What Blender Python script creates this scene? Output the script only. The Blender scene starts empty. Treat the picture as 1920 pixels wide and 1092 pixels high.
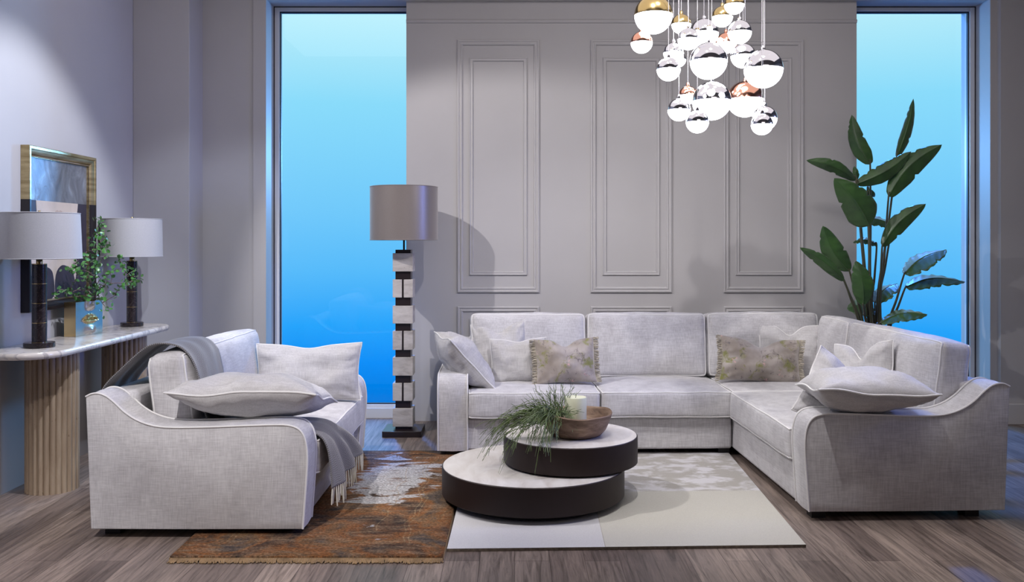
import bpy, bmesh, math, random
from mathutils import Vector, Matrix, noise
R = math.radians
SC = bpy.context.scene
COL = SC.collection
random.seed(7)

# ------------------------------------------------------------------ camera
CAMH = 1.36
cam = bpy.data.objects.new('camera', bpy.data.cameras.new('camera'))
COL.objects.link(cam)
cam.location = (0, 0, CAMH)
cam.rotation_euler = (R(90), 0, 0)
cam.data.sensor_width = 36
cam.data.lens = 1700 / 1920 * 36
cam.data.shift_x = -5 / 1920
cam.data.shift_y = -90 / 1920
cam.data.clip_start = 0.05
SC.camera = cam

def at(px, py, Y):            # a point of the place at depth Y
    return Vector(((px - 965) / 1700 * Y, Y, CAMH - (py - 456) / 1700 * Y))

# ------------------------------------------------------------------ colour management / world
SC.view_settings.view_transform = 'Standard'
SC.view_settings.look = 'None'
SC.view_settings.exposure = 0.0
SC.view_settings.gamma = 1.0
SC.view_settings.use_curve_mapping = False
SC.cycles.use_denoising = True
SC.cycles.max_bounces = 8
SC.cycles.diffuse_bounces = 4
SC.cycles.glossy_bounces = 4
SC.cycles.transparent_max_bounces = 8
SC.cycles.caustics_reflective = False
SC.cycles.caustics_refractive = False
SC.cycles.sample_clamp_indirect = 4.0

def lin(c):
    c = c / 255
    return c / 12.92 if c <= 0.04045 else ((c + 0.055) / 1.055) ** 2.4
def srgb(r, g, b):
    return (lin(r), lin(g), lin(b), 1)

world = bpy.data.worlds.new('dusk_sky')
SC.world = world
world.use_nodes = True
nt = world.node_tree
nt.nodes.clear()
tc = nt.nodes.new('ShaderNodeTexCoord')
sp = nt.nodes.new('ShaderNodeSeparateXYZ')
mr = nt.nodes.new('ShaderNodeMapRange')
cr = nt.nodes.new('ShaderNodeValToRGB')
bg = nt.nodes.new('ShaderNodeBackground')
wo = nt.nodes.new('ShaderNodeOutputWorld')
mr.inputs['From Min'].default_value = -0.25
mr.inputs['From Max'].default_value = 0.35
nt.links.new(tc.outputs['Generated'], sp.inputs[0])
nt.links.new(sp.outputs['Z'], mr.inputs['Value'])
nt.links.new(mr.outputs['Result'], cr.inputs['Fac'])
nt.links.new(cr.outputs['Color'], bg.inputs['Color'])
nt.links.new(bg.outputs[0], wo.inputs[0])
e = cr.color_ramp.elements
e.remove(e[1])
stops = [(-0.25, (0, 100, 200)), (-0.167, (0, 125, 228)), (-0.13, (2, 142, 248)), (-0.088, (36, 166, 255)), (-0.03, (88, 190, 255)), (0.033, (114, 204, 255)),
         (0.15, (140, 223, 255)), (0.25, (192, 244, 255)), (0.35, (200, 246, 255))]
for i, (v, c) in enumerate(stops):
    p = (v + 0.25) / 0.6
    el = e[0] if i == 0 else e.new(p)
    el.position = p
    el.color = srgb(*c)
bg.inputs['Strength'].default_value = 1.0

def spot(name, loc, target, watts, deg, blend=0.3, color=(1, 1, 1), size=0.03):
    l = bpy.data.lights.new(name, 'SPOT')
    l.energy = watts; l.spot_size = R(deg); l.spot_blend = blend; l.color = color; l.shadow_soft_size = size
    o = bpy.data.objects.new(name, l); COL.objects.link(o)
    o.location = loc
    o.rotation_euler = (Vector(target) - Vector(loc)).to_track_quat('-Z', 'Y').to_euler()
    return o
def area(name, loc, target, watts, sx, sy, color=(1, 1, 1), portal=False):
    l = bpy.data.lights.new(name, 'AREA')
    l.energy = watts; l.shape = 'RECTANGLE'; l.size = sx; l.size_y = sy; l.color = color
    o = bpy.data.objects.new(name, l); COL.objects.link(o)
    o.location = loc
    o.rotation_euler = (Vector(target) - Vector(loc)).to_track_quat('-Z', 'Y').to_euler()
    if portal: l.cycles.is_portal = True
    return o

W1 = (1.0, 0.955, 0.955)
spot('ceiling_spot_left', (-2.15, 4.25, 3.55), (-0.1, 6.3, 0.7), 250, 66, 0.3, W1, 0.02)
spot('ceiling_spot_picture', (-0.9, 4.3, 3.55), (-2.8, 5.2, 1.15), 330, 50, 0.5, (0.84, 0.88, 1.0), 0.02)
spot('ceiling_spot_table', (0.5, 3.6, 3.6), (0.55, 5.6, 0.4), 150, 72, 0.6, W1)
spot('ceiling_spot_armchair', (-1.6, 1.5, 3.55), (-1.6, 3.8, 0.1), 500, 42, 0.7, W1)
spot('ceiling_spot_floor_right', (1.8, 4.1, 3.6), (1.9, 3.4, 0.0), 150, 60, 0.8, W1, 0.8)
spot('ceiling_spot_wall', (1.1, 4.0, 3.6), (1.1, 6.9, 1.7), 55, 90, 0.8, W1, 0.15)
spot('side_daylight', (5.1, 4.7, 2.2), (-1.9, 5.1, 0.9), 520, 52, 0.6, (0.20, 0.30, 1.0), 0.7)
spot('ceiling_spot_alcove', (-0.7, 3.6, 3.55), (-2.15, 6.7, 0.55), 130, 42, 0.45, (0.76, 0.82, 1.0), 0.03)
area('room_fill', (0.4, 4.5, 3.68), (0.4, 4.51, 0.0), 52, 6.0, 3.0, (1.0, 0.92, 0.93))
area('front_fill', (1.2, -0.6, 3.4), (1.6, 4.0, 0.4), 22, 3.0, 1.2, (1.0, 0.90, 0.90))
spot('added_jamb_light_left', (-0.35, 9.6, 2.3), (-1.95, 7.0, 1.6), 400, 75, 0.5, (0.15, 0.45, 1.0), 0.25)  # added unseen source behind the centre wall, turns the left jamb blue
spot('added_jamb_light_right', (1.9, 9.6, 2.3), (3.65, 7.0, 1.6), 400, 75, 0.5, (0.15, 0.45, 1.0), 0.25)  # matching unseen source, added for the blue on the right jamb
spot('added_floor_beam_left', (-1.7, 9.5, 4.5), (-1.12, 6.25, 0.0), 2300, 17, 0.7, (0.02, 0.24, 1.0), 0.15)  # added unseen beam from above the header, lays blue on the floor
spot('added_plant_beam_right', (3.25, 9.5, 4.6), (3.3, 6.2, 0.9), 1300, 52, 0.6, (0.05, 0.25, 1.0), 0.15)  # added unseen beam, puts blue on the plant and the right floor

# ------------------------------------------------------------------ materials
def nodes_of(name):
    m = bpy.data.materials.new(name); m.use_nodes = True
    t = m.node_tree
    return m, t, t.nodes['Principled BSDF']
def ramp(t, fac, stops):
    n = t.nodes.new('ShaderNodeValToRGB')
    el = n.color_ramp.elements
    el.remove(el[1])
    for i, (p, c) in enumerate(stops):
        q = el[0] if i == 0 else el.new(p)
        q.position = p; q.color = c if len(c) == 4 else (*c, 1)
    t.links.new(fac, n.inputs['Fac'])
    return n.outputs['Color']
def coords(t, kind='Object', scale=(1, 1, 1), rot=(0, 0, 0)):
    a = t.nodes.new('ShaderNodeTexCoord'); b = t.nodes.new('ShaderNodeMapping')
    b.inputs['Scale'].default_value = scale; b.inputs['Rotation'].default_value = rot
    t.links.new(a.outputs[kind], b.inputs['Vector'])
    return b.outputs['Vector']
def noi(t, vec, scale, detail=3, rough=0.5, dist=0.0):
    n = t.nodes.new('ShaderNodeTexNoise')
    n.inputs['Scale'].default_value = scale; n.inputs['Detail'].default_value = detail
    n.inputs['Roughness'].default_value = rough; n.inputs['Distortion'].default_value = dist
    t.links.new(vec, n.inputs['Vector'])
    return n.outputs['Fac']
def mixc(t, fac, a, b, mode='MIX'):
    n = t.nodes.new('ShaderNodeMix'); n.data_type = 'RGBA'; n.blend_type = mode
    for sock, v in ((n.inputs['Factor'], fac), (n.inputs['A'], a), (n.inputs['B'], b)):
        if isinstance(v, (int, float)): sock.default_value = v
        elif isinstance(v, tuple): sock.default_value = v if len(v) == 4 else (*v, 1)
        else: t.links.new(v, sock)
    return n.outputs['Result']
def math_(t, op, a, b=0.0):
    n = t.nodes.new('ShaderNodeMath'); n.operation = op
    for s, v in ((n.inputs[0], a), (n.inputs[1], b)):
        if isinstance(v, (int, float)): s.default_value = v
        else: t.links.new(v, s)
    return n.outputs[0]
def bump(t, bsdf, h, strength=0.3, dist=0.002):
    n = t.nodes.new('ShaderNodeBump'); n.inputs['Strength'].default_value = strength; n.inputs['Distance'].default_value = dist
    t.links.new(h, n.inputs['Height']); t.links.new(n.outputs['Normal'], bsdf.inputs['Normal'])
def plain(name, col, rough=0.5, metal=0.0, sheen=0.0, spec=0.5, var=0.0, vs=8.0, emis=None, es=0.0):
    m, t, b = nodes_of(name)
    col = col if len(col) == 4 else (*col, 1)
    if var > 0:
        v = noi(t, coords(t), vs, 4)
        c = ramp(t, v, [(0.3, tuple(x * (1 - var) for x in col[:3])), (0.7, tuple(min(1, x * (1 + var)) for x in col[:3]))])
        t.links.new(c, b.inputs['Base Color'])
    else:
        b.inputs['Base Color'].default_value = col
    b.inputs['Roughness'].default_value = rough; b.inputs['Metallic'].default_value = metal
    b.inputs['Specular IOR Level'].default_value = spec
    if sheen: b.inputs['Sheen Weight'].default_value = sheen
    if emis:
        b.inputs['Emission Color'].default_value = emis; b.inputs['Emission Strength'].default_value = es
    return m

def fabric(name, col, dark=0.80, mott=0.86, bs=0.35):
    m, t, b = nodes_of(name)
    v1 = noi(t, coords(t, scale=(190, 190, 14)), 1.0, 3, 0.6)
    v2 = noi(t, coords(t, scale=(14, 14, 190)), 1.0, 3, 0.6)
    weave = math_(t, 'MULTIPLY', math_(t, 'ADD', v1, v2), 0.5)
    mot = noi(t, coords(t, scale=(1, 1, 1)), 5.5, 5, 0.65, 0.4)
    c1 = ramp(t, weave, [(0.36, tuple(x * dark for x in col)), (0.62, tuple(min(1, x * 1.06) for x in col))])
    c2 = ramp(t, mot, [(0.36, (mott, mott * 0.99, mott * 1.0)), (0.6, (1, 1, 1))])
    c = mixc(t, 1.0, c1, c2, 'MULTIPLY')
    t.links.new(c, b.inputs['Base Color'])
    b.inputs['Roughness'].default_value = 0.85
    b.inputs['Sheen Weight'].default_value = 0.25
    b.inputs['Sheen Roughness'].default_value = 0.4
    b.inputs['Specular IOR Level'].default_value = 0.2
    bump(t, b, weave, bs, 0.003)
    return m
M = {}
M['sofa'] = fabric('pale_chenille', (0.665, 0.655, 0.665), 0.78, 0.84)
M['piping'] = plain('piping_fabric', (0.78, 0.77, 0.76), 0.8)
M['pillow'] = fabric('pillow_linen', (0.60, 0.59, 0.59), 0.82, 0.90)
M['wall'] = plain('wall_paint', (0.480, 0.468, 0.472), 0.7, spec=0.3, var=0.02, vs=3)
M['trimpaint'] = plain('trim_paint', (0.495, 0.483, 0.487), 0.5, spec=0.4)
M['white_frame'] = plain('white_window_frame', (0.72, 0.72, 0.74), 0.35)
M['gasket'] = plain('dark_gasket', (0.02, 0.02, 0.03), 0.5)
M['black_foot'] = plain('black_foot', (0.012, 0.011, 0.012), 0.5)
M['ceiling'] = plain('ceiling_paint', (0.30, 0.28, 0.28), 0.9)
M['drum'] = plain('bronze_lacquer', (0.022, 0.013, 0.012), 0.5, spec=0.3, var=0.15, vs=3)
M['ebony'] = plain('ebony_wood', (0.016, 0.010, 0.011), 0.3)
M['chrome'] = plain('polished_chrome', (0.80, 0.80, 0.84), 0.06, 1.0)
M['goldcap'] = plain('brushed_gold', (0.62, 0.46, 0.20), 0.18, 1.0)
M['copper'] = plain('polished_copper', (0.85, 0.43, 0.30), 0.12, 1.0)
M['cord'] = plain('pale_cord', (0.75, 0.73, 0.75), 0.4)
M['glow'] = plain('glowing_opal_glass', (0.9, 0.9, 0.95), 0.3, emis=(0.94, 0.95, 1.0, 1), es=9.0)
M['brass'] = plain('brass', (0.62, 0.45, 0.20), 0.25, 1.0)
M['goldvase'] = plain('gold_glaze', (0.66, 0.50, 0.24), 0.24, 1.0, var=0.08, vs=10)
M['vase_reflection'] = plain('gold_glaze_reflecting', (0.60, 0.56, 0.52), 0.26, 1.0, var=0.06, vs=10)  # gold paled in base colour to carry the front face's blue reflection
M['wax'] = plain('candle_wax', (0.72, 0.74, 0.56), 0.55)
M['wick'] = plain('burnt_wick', (0.02, 0.02, 0.02), 0.9)
M['pot'] = plain('grey_pot', (0.10, 0.10, 0.11), 0.6, var=0.2)
M['soil'] = plain('soil', (0.03, 0.02, 0.015), 0.95, var=0.4, vs=60)
M['fringe'] = plain('cream_fringe', (0.66, 0.63, 0.52), 0.85, var=0.15, vs=40)
M['rugfringe'] = plain('rug_fringe', (0.30, 0.20, 0.105), 0.9, var=0.35, vs=18)

# glass pane: mostly clear with a mirror film
m, t, b = nodes_of('window_glass')
t.nodes.remove(b)
g = t.nodes.new('ShaderNodeBsdfGlossy'); g.inputs['Roughness'].default_value = 0.01
tr = t.nodes.new('ShaderNodeBsdfTransparent'); tr.inputs[0].default_value = (1, 1, 1, 1)
fr = t.nodes.new('ShaderNodeFresnel'); fr.inputs['IOR'].default_value = 1.5
mx = t.nodes.new('ShaderNodeMixShader')
geo = t.nodes.new('ShaderNodeNewGeometry')
t.links.new(math_(t, 'MULTIPLY', fr.outputs[0], math_(t, 'SUBTRACT', 1.0, geo.outputs['Backfacing'])), mx.inputs[0]); t.links.new(tr.outputs[0], mx.inputs[1]); t.links.new(g.outputs[0], mx.inputs[2])
t.links.new(mx.outputs[0], t.nodes['Material Output'].inputs['Surface'])
M['glass'] = m

# floor: grey-brown planks running into the room
m, t, b = nodes_of('plank_floor')
br = t.nodes.new('ShaderNodeTexBrick')
br.inputs['Scale'].default_value = 1.0
br.inputs['Brick Width'].default_value = 1.15; br.inputs['Row Height'].default_value = 0.15
br.inputs['Mortar Size'].default_value = 0.0016; br.inputs['Mortar Smooth'].default_value = 0.3
br.inputs['Color1'].default_value = (0, 0, 0, 1); br.inputs['Color2'].default_value = (1, 1, 1, 1); br.inputs['Mortar'].default_value = (0.4, 0.4, 0.4, 1)
br.offset = 0.37
t.links.new(coords(t, rot=(0, 0, R(90))), br.inputs['Vector'])
grain = noi(t, coords(t, scale=(38, 2.2, 1)), 1.0, 6, 0.65, 1.2)
big = noi(t, coords(t, scale=(5, 0.9, 1)), 1.0, 3, 0.5, 0.6)
pc = ramp(t, br.outputs['Color'], [(0.0, (0.148, 0.116, 0.102)), (0.5, (0.205, 0.164, 0.142)), (1.0, (0.290, 0.236, 0.202))])
gc = ramp(t, grain, [(0.32, (0.42, 0.40, 0.39)), (0.48, (0.90, 0.90, 0.90)), (0.64, (1.32, 1.31, 1.30))])
bc = ramp(t, big, [(0.35, (0.80, 0.79, 0.80)), (0.65, (1.12, 1.1, 1.08))])
c = mixc(t, 1.0, mixc(t, 1.0, pc, gc, 'MULTIPLY'), bc, 'MULTIPLY')
mort = ramp(t, br.outputs['Fac'], [(0.0, (1, 1, 1)), (1.0, (0.45, 0.42, 0.42))])
t.links.new(mixc(t, 1.0, c, mort, 'MULTIPLY'), b.inputs['Base Color'])
b.inputs['Roughness'].default_value = 0.42
b.inputs['Specular IOR Level'].default_value = 0.45
bump(t, b, grain, 0.15, 0.002)
M['floor'] = m

# travertine (vertical veins with pits)
def travertine(name, c0, c1, c2, sc=(14, 14, 2.2), rough=0.5, pits=True):
    m, t, b = nodes_of(name)
    v = noi(t, coords(t, scale=sc), 1.0, 6, 0.6, 0.5)
    c = ramp(t, v, [(0.3, c0), (0.5, c1), (0.7, c2)])
    if pits:
        p = noi(t, coords(t, scale=(sc[0] * 4, sc[1] * 4, sc[2] * 7)), 1.0, 4, 0.7)
        pm = ramp(t, p, [(0.28, (0.42, 0.36, 0.30)), (0.36, (1, 1, 1))])
        c = mixc(t, 1.0, c, pm, 'MULTIPLY')
        bump(t, b, p, 0.25, 0.004)
    t.links.new(c, b.inputs['Base Color']); b.inputs['Roughness'].default_value = rough
    return m
M['trav_leg'] = travertine('travertine_leg', (0.28, 0.205, 0.14), (0.36, 0.275, 0.195), (0.45, 0.36, 0.265))
M['trav_block'] = travertine('travertine_block', (0.30, 0.265, 0.235), (0.46, 0.42, 0.385), (0.56, 0.52, 0.48), (7, 7, 18), 0.55)
M['trav_top'] = travertine('travertine_tabletop', (0.55, 0.51, 0.47), (0.66, 0.63, 0.60), (0.74, 0.72, 0.70), (13, 4, 9), 0.30, False)
# marble console top
m, t, b = nodes_of('veined_marble')
v = noi(t, coords(t, scale=(3, 5, 3), rot=(0, 0, 0.5)), 1.0, 7, 0.6, 1.6)
c = ramp(t, v, [(0.0, (0.62, 0.55, 0.46)), (0.44, (0.66, 0.60, 0.53)), (0.485, (0.42, 0.38, 0.36)), (0.52, (0.70, 0.64, 0.57)), (1.0, (0.60, 0.52, 0.42))])
t.links.new(c, b.inputs['Base Color']); b.inputs['Roughness'].default_value = 0.16
M['marble'] = m
m, t, b = nodes_of('black_marble')
v = noi(t, coords(t), 14, 7, 0.6, 2.0)
c = ramp(t, v, [(0.0, (0.012, 0.008, 0.010)), (0.50, (0.018, 0.012, 0.013)), (0.515, (0.07, 0.055, 0.05)), (0.53, (0.016, 0.011, 0.012)), (1.0, (0.012, 0.010, 0.010))])
t.links.new(c, b.inputs['Base Color']); b.inputs['Roughness'].default_value = 0.2
M['blackmarble'] = m
# shades
def shade_mat(name, col, rough, sheen, spec, glow=0):
    m, t, b = nodes_of(name)
    v = noi(t, coords(t, scale=(160, 160, 600)), 1.0, 3)
    c = ramp(t, v, [(0.3, tuple(x * 0.92 for x in col)), (0.7, tuple(min(1, x * 1.05) for x in col))])
    t.links.new(c, b.inputs['Base Color'])
    b.inputs['Roughness'].default_value = rough; b.inputs['Specular IOR Level'].default_value = spec
    b.inputs['Sheen Weight'].default_value = sheen
    return m
M['silkshade'] = shade_mat('taupe_satin_shade', (0.235, 0.20, 0.18), 0.38, 0.4, 0.8)
M['silkshade'].node_tree.nodes['Principled BSDF'].inputs['Metallic'].default_value = 0.35
M['whiteshade'] = shade_mat('white_linen_shade', (0.46, 0.45, 0.45), 0.7, 0.1, 0.3)
# wood bowl
m, t, b = nodes_of('aged_wood_bowl')
v = noi(t, coords(t, scale=(6, 6, 26)), 1.0, 6, 0.65, 1.2)
v2 = noi(t, coords(t), 7, 4)
c = ramp(t, v, [(0.28, (0.085, 0.050, 0.030)), (0.5, (0.215, 0.140, 0.095)), (0.72, (0.36, 0.27, 0.20))])
t.links.new(mixc(t, 1.0, c, ramp(t, v2, [(0.35, (0.7, 0.66, 0.62)), (0.65, (1.1, 1.08, 1.05))]), 'MULTIPLY'), b.inputs['Base Color'])
b.inputs['Roughness'].default_value = 0.65
bump(t, b, v, 0.3, 0.003)
M['woodbowl'] = m
# leaves
def leafmat(name, c0, c1, rough=0.4, sc=40):
    m, t, b = nodes_of(name)
    v = noi(t, coords(t), sc, 4)
    t.links.new(ramp(t, v, [(0.3, c0), (0.7, c1)]), b.inputs['Base Color'])
    b.inputs['Roughness'].default_value = rough
    b.inputs['Specular IOR Level'].default_value = 0.6
    b.inputs['Sheen Weight'].default_value = 0.3
    return m
M['bigleaf'] = leafmat('broad_leaf', (0.018, 0.060, 0.012), (0.040, 0.115, 0.020), 0.36, 9)
M['bigstem'] = leafmat('leaf_stalk', (0.035, 0.040, 0.018), (0.060, 0.060, 0.028), 0.5, 12)
M['smallleaf'] = leafmat('small_leaf', (0.022, 0.11, 0.016), (0.085, 0.28, 0.045), 0.35, 30)
M['twig'] = leafmat('twig', (0.09, 0.05, 0.045), (0.16, 0.10, 0.08), 0.7)
M['grass'] = leafmat('trailing_needle', (0.030, 0.062, 0.010), (0.13, 0.20, 0.03), 0.45, 25)
# velvet print
def print_mat(name, seed):
    m, t, b = nodes_of(name)
    off = (seed, seed * 2.3, seed * 0.7)
    def v_(sc, s, d=4, dist=0.0, k=0):
        mp = t.nodes.new('ShaderNodeMapping'); a = t.nodes.new('ShaderNodeTexCoord')
        mp.inputs['Location'].default_value = (off[0] + k, off[1] - k, off[2]); mp.inputs['Scale'].default_value = sc
        t.links.new(a.outputs['Object'], mp.inputs['Vector'])
        return noi(t, mp.outputs['Vector'], s, d, 0.6, dist)
    base = ramp(t, v_((1, 1, 1), 6, 3), [(0.35, (0.27, 0.225, 0.185)), (0.65, (0.44, 0.39, 0.36))])
    green = ramp(t, v_((1, 1, 1), 13, 4, 0.6, 3), [(0.56, (0, 0, 0)), (0.66, (1, 1, 1))])
    c = mixc(t, green, base, (0.22, 0.22, 0.055, 1))
    pink = ramp(t, v_((1, 1, 1), 15, 2, 0.3, 9), [(0.67, (0, 0, 0)), (0.72, (1, 1, 1))])
    c = mixc(t, pink, c, (0.60, 0.36, 0.34, 1))
    l = v_((1, 1, 1), 11, 5, 1.5, 14)
    line = ramp(t, l, [(0.485, (0, 0, 0)), (0.5, (1, 1, 1)), (0.515, (0, 0, 0))])
    msk = ramp(t, v_((1, 1, 1), 16, 2, 0, 21), [(0.52, (0, 0, 0)), (0.58, (1, 1, 1))])
    f = math_(t, 'MULTIPLY', line, msk)
    c = mixc(t, f, c, (0.05, 0.035, 0.05, 1))
    t.links.new(c, b.inputs['Base Color'])
    b.inputs['Roughness'].default_value = 0.55; b.inputs['Sheen Weight'].default_value = 0.8
    return m
M['print1'] = print_mat('floral_velvet', 1.7)
# herringbone wool (uses UV: u across, v along, in metres)
m, t, b = nodes_of('herringbone_wool')
uvn = t.nodes.new('ShaderNodeUVMap'); uvn.uv_map = 'UVMap'
s_ = t.nodes.new('ShaderNodeSeparateXYZ'); t.links.new(uvn.outputs[0], s_.inputs[0])
tri = math_(t, 'PINGPONG', s_.outputs['X'], 0.020)
sm = math_(t, 'ADD', s_.outputs['Y'], tri)
wv = math_(t, 'PINGPONG', sm, 0.0045)
w01 = math_(t, 'MULTIPLY', wv, 1 / 0.0045)
nz = noi(t, coords(t), 240, 2)
w2 = math_(t, 'ADD', math_(t, 'MULTIPLY', w01, 0.75), math_(t, 'MULTIPLY', nz, 0.35))
c = ramp(t, w2, [(0.3, (0.060, 0.056, 0.060)), (0.75, (0.27, 0.262, 0.268))])
t.links.new(c, b.inputs['Base Color']); b.inputs['Roughness'].default_value = 0.9; b.inputs['Sheen Weight'].default_value = 0.4
bump(t, b, w2, 0.3, 0.002)
M['wool'] = m
# rust distressed rug
m, t, b = nodes_of('distressed_rug')
fine = noi(t, coords(t, scale=(75, 120, 1)), 1.0, 4, 0.7)
strk = noi(t, coords(t, scale=(7, 26, 1)), 1.0, 6, 0.75, 0.8)
patch = noi(t, coords(t, scale=(1, 1, 1)), 3.2, 5, 0.6, 0.8)
base = ramp(t, patch, [(0.36, (0.030, 0.022, 0.020)), (0.44, (0.085, 0.045, 0.025)), (0.51, (0.190, 0.076, 0.026)), (0.57, (0.140, 0.075, 0.035)), (0.64, (0.065, 0.052, 0.046))])
base = mixc(t, ramp(t, strk, [(0.45, (0, 0, 0)), (0.72, (0.75, 0.75, 0.75))]), base, (0.26, 0.185, 0.125, 1))
base = mixc(t, ramp(t, strk, [(0.28, (0.75, 0.75, 0.75)), (0.42, (0, 0, 0))]), base, (0.045, 0.038, 0.038, 1))
# worn silver medallion round the middle of the rug
g_ = t.nodes.new('ShaderNodeTexGradient'); g_.gradient_type = 'SPHERICAL'
mp = t.nodes.new('ShaderNodeMapping'); a_ = t.nodes.new('ShaderNodeTexCoord')
mp.inputs['Scale'].default_value = (1 / 0.36, 1 / 0.8, 1); mp.inputs['Location'].default_value = (-0.58, -0.34, 0)
t.links.new(a_.outputs['Object'], mp.inputs['Vector']); t.links.new(mp.outputs[0], g_.inputs['Vector'])
med = noi(t, coords(t, scale=(2.6, 5.5, 1)), 1.0, 5, 0.62, 1.2)
mm = math_(t, 'ADD', math_(t, 'MULTIPLY', g_.outputs['Fac'], 0.42), math_(t, 'MULTIPLY', med, 0.9))
mm = math_(t, 'ADD', mm, math_(t, 'MULTIPLY', strk, 0.12))
silver = ramp(t, mm, [(0.67, (0, 0, 0)), (0.70, (1, 1, 1))])
base = mixc(t, math_(t, 'MULTIPLY', silver, ramp(t, strk, [(0.36, (0.15, 0.15, 0.15)), (0.46, (1, 1, 1))])), base, (0.36, 0.36, 0.37, 1))
sx_ = t.nodes.new('ShaderNodeSeparateXYZ'); ax_ = t.nodes.new('ShaderNodeTexCoord'); t.links.new(ax_.outputs['Object'], sx_.inputs[0])
wob = math_(t, 'MULTIPLY', noi(t, coords(t), 3.0, 1), 0.16)
dx_ = math_(t, 'SUBTRACT', 0.583, math_(t, 'ABSOLUTE', sx_.outputs['X'])); dy_ = math_(t, 'SUBTRACT', 0.985, math_(t, 'ABSOLUTE', sx_.outputs['Y']))
dd_ = math_(t, 'ADD', math_(t, 'MINIMUM', dx_, dy_), wob)
for off_ in (0.27, 0.29, 0.40):
    ln_ = math_(t, 'LESS_THAN', math_(t, 'ABSOLUTE', math_(t, 'SUBTRACT', dd_, off_)), 0.003)
    base = mixc(t, math_(t, 'MULTIPLY', ln_, ramp(t, strk, [(0.40, (0.05, 0.05, 0.05)), (0.55, (0.5, 0.5, 0.5))])), base, (0.30, 0.22, 0.13, 1))
sp2 = ramp(t, fine, [(0.34, (0.42, 0.40, 0.38)), (0.5, (0.9, 0.9, 0.9)), (0.66, (1.75, 1.7, 1.65))])
base = mixc(t, 1.0, base, sp2, 'MULTIPLY')
t.links.new(base, b.inputs['Base Color']); b.inputs['Roughness'].default_value = 0.9; b.inputs['Specular IOR Level'].default_value = 0.15
bump(t, b, fine, 0.4, 0.003)
M['rug'] = m
def pile(name, col, mott=None):
    m, t, b = nodes_of(name)
    f = noi(t, coords(t), 260, 2)
    c = ramp(t, f, [(0.3, tuple(x * 0.9 for x in col)), (0.7, tuple(min(1, x * 1.05) for x in col))])
    if mott:
        k = noi(t, coords(t, scale=(6, 9, 1)), 1.0, 4, 0.6, 0.3)
        c = mixc(t, ramp(t, k, [(0.46, (0, 0, 0)), (0.58, (1, 1, 1))]), c, (*mott, 1))
    t.links.new(c, b.inputs['Base Color']); b.inputs['Roughness'].default_value = 0.9; b.inputs['Sheen Weight'].default_value = 0.3
    bump(t, b, f, 0.4, 0.003)
    return m
M['pile_cream'] = pile('cream_pile', (0.55, 0.535, 0.475))
M['pile_white'] = pile('white_pile', (0.60, 0.595, 0.61))
M['pile_sand'] = pile('sand_pile', (0.48, 0.44, 0.39))
M['pile_silk'] = pile('silvery_pile', (0.40, 0.38, 0.345), (0.64, 0.63, 0.65))
M['pile_edge'] = plain('rug_edge', (0.16, 0.13, 0.10), 0.9, var=0.3, vs=60)
# picture materials
m, t, b = nodes_of('gilded_frame')
v = noi(t, coords(t, scale=(5, 5, 40)), 1.0, 4)
t.links.new(ramp(t, v, [(0.3, (0.30, 0.22, 0.10)), (0.7, (0.62, 0.50, 0.28))]), b.inputs['Base Color'])
b.inputs['Metallic'].default_value = 0.85; b.inputs['Roughness'].default_value = 0.32
M['gilt'] = m
M['frameblack'] = plain('black_lacquer_frame', (0.014, 0.010, 0.011), 0.3)
m, t, b = nodes_of('metal_leaf_panel')
v = noi(t, coords(t, scale=(1, 9, 5)), 1.0, 6, 0.6, 1.0)
t.links.new(ramp(t, v, [(0.35, (0.20, 0.19, 0.20)), (0.6, (0.36, 0.35, 0.37)), (0.75, (0.52, 0.52, 0.55))]), b.inputs['Base Color'])
b.inputs['Metallic'].default_value = 0.7; b.inputs['Roughness'].default_value = 0.4
bump(t, b, v, 0.6, 0.01)
M['metalleaf'] = m
M['navy'] = plain('dark_canvas', (0.035, 0.028, 0.045), 0.5, var=0.15)
M['flesh'] = plain('pale_painted_figure', (0.56, 0.47, 0.40), 0.6, var=0.12, vs=7)
M['flesh2'] = plain('pale_painted_detail', (0.42, 0.32, 0.27), 0.6)

# ------------------------------------------------------------------ object helpers
def tag(o, label=None, cat=None, group=None, kind=None):
    if label: o['label'] = label
    if cat: o['category'] = cat
    if group: o['group'] = group
    if kind: o['kind'] = kind
    return o
def thing(name, label, cat, loc=(0, 0, 0), rz=0.0, group=None):
    o = bpy.data.objects.new(name, None); COL.objects.link(o)
    o.location = loc; o.rotation_euler = (0, 0, rz); o.empty_display_size = 0.1
    return tag(o, label, cat, group)
def mk(name, verts, faces, mat, parent=None, smooth=True, ang=40, xf=None, mats=None, fm=None):
    me = bpy.data.meshes.new(name)
    if xf is not None: verts = [xf @ Vector(v) for v in verts]
    me.from_pydata([tuple(v) for v in verts], [], faces)
    bm = bmesh.new(); bm.from_mesh(me)
    bmesh.ops.recalc_face_normals(bm, faces=bm.faces[:])
    bm.to_mesh(me); bm.free()
    for mm_ in (mats or [mat]): me.materials.append(M[mm_])
    if fm:
        for i, p in enumerate(me.polygons): p.material_index = fm[i]
    if smooth:
        me.polygons.foreach_set('use_smooth', [True] * len(me.polygons))
        try: me.set_sharp_from_angle(angle=R(ang))
        except Exception: pass
    o = bpy.data.objects.new(name, me); COL.objects.link(o)
    if parent: o.parent = parent
    return o
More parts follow.
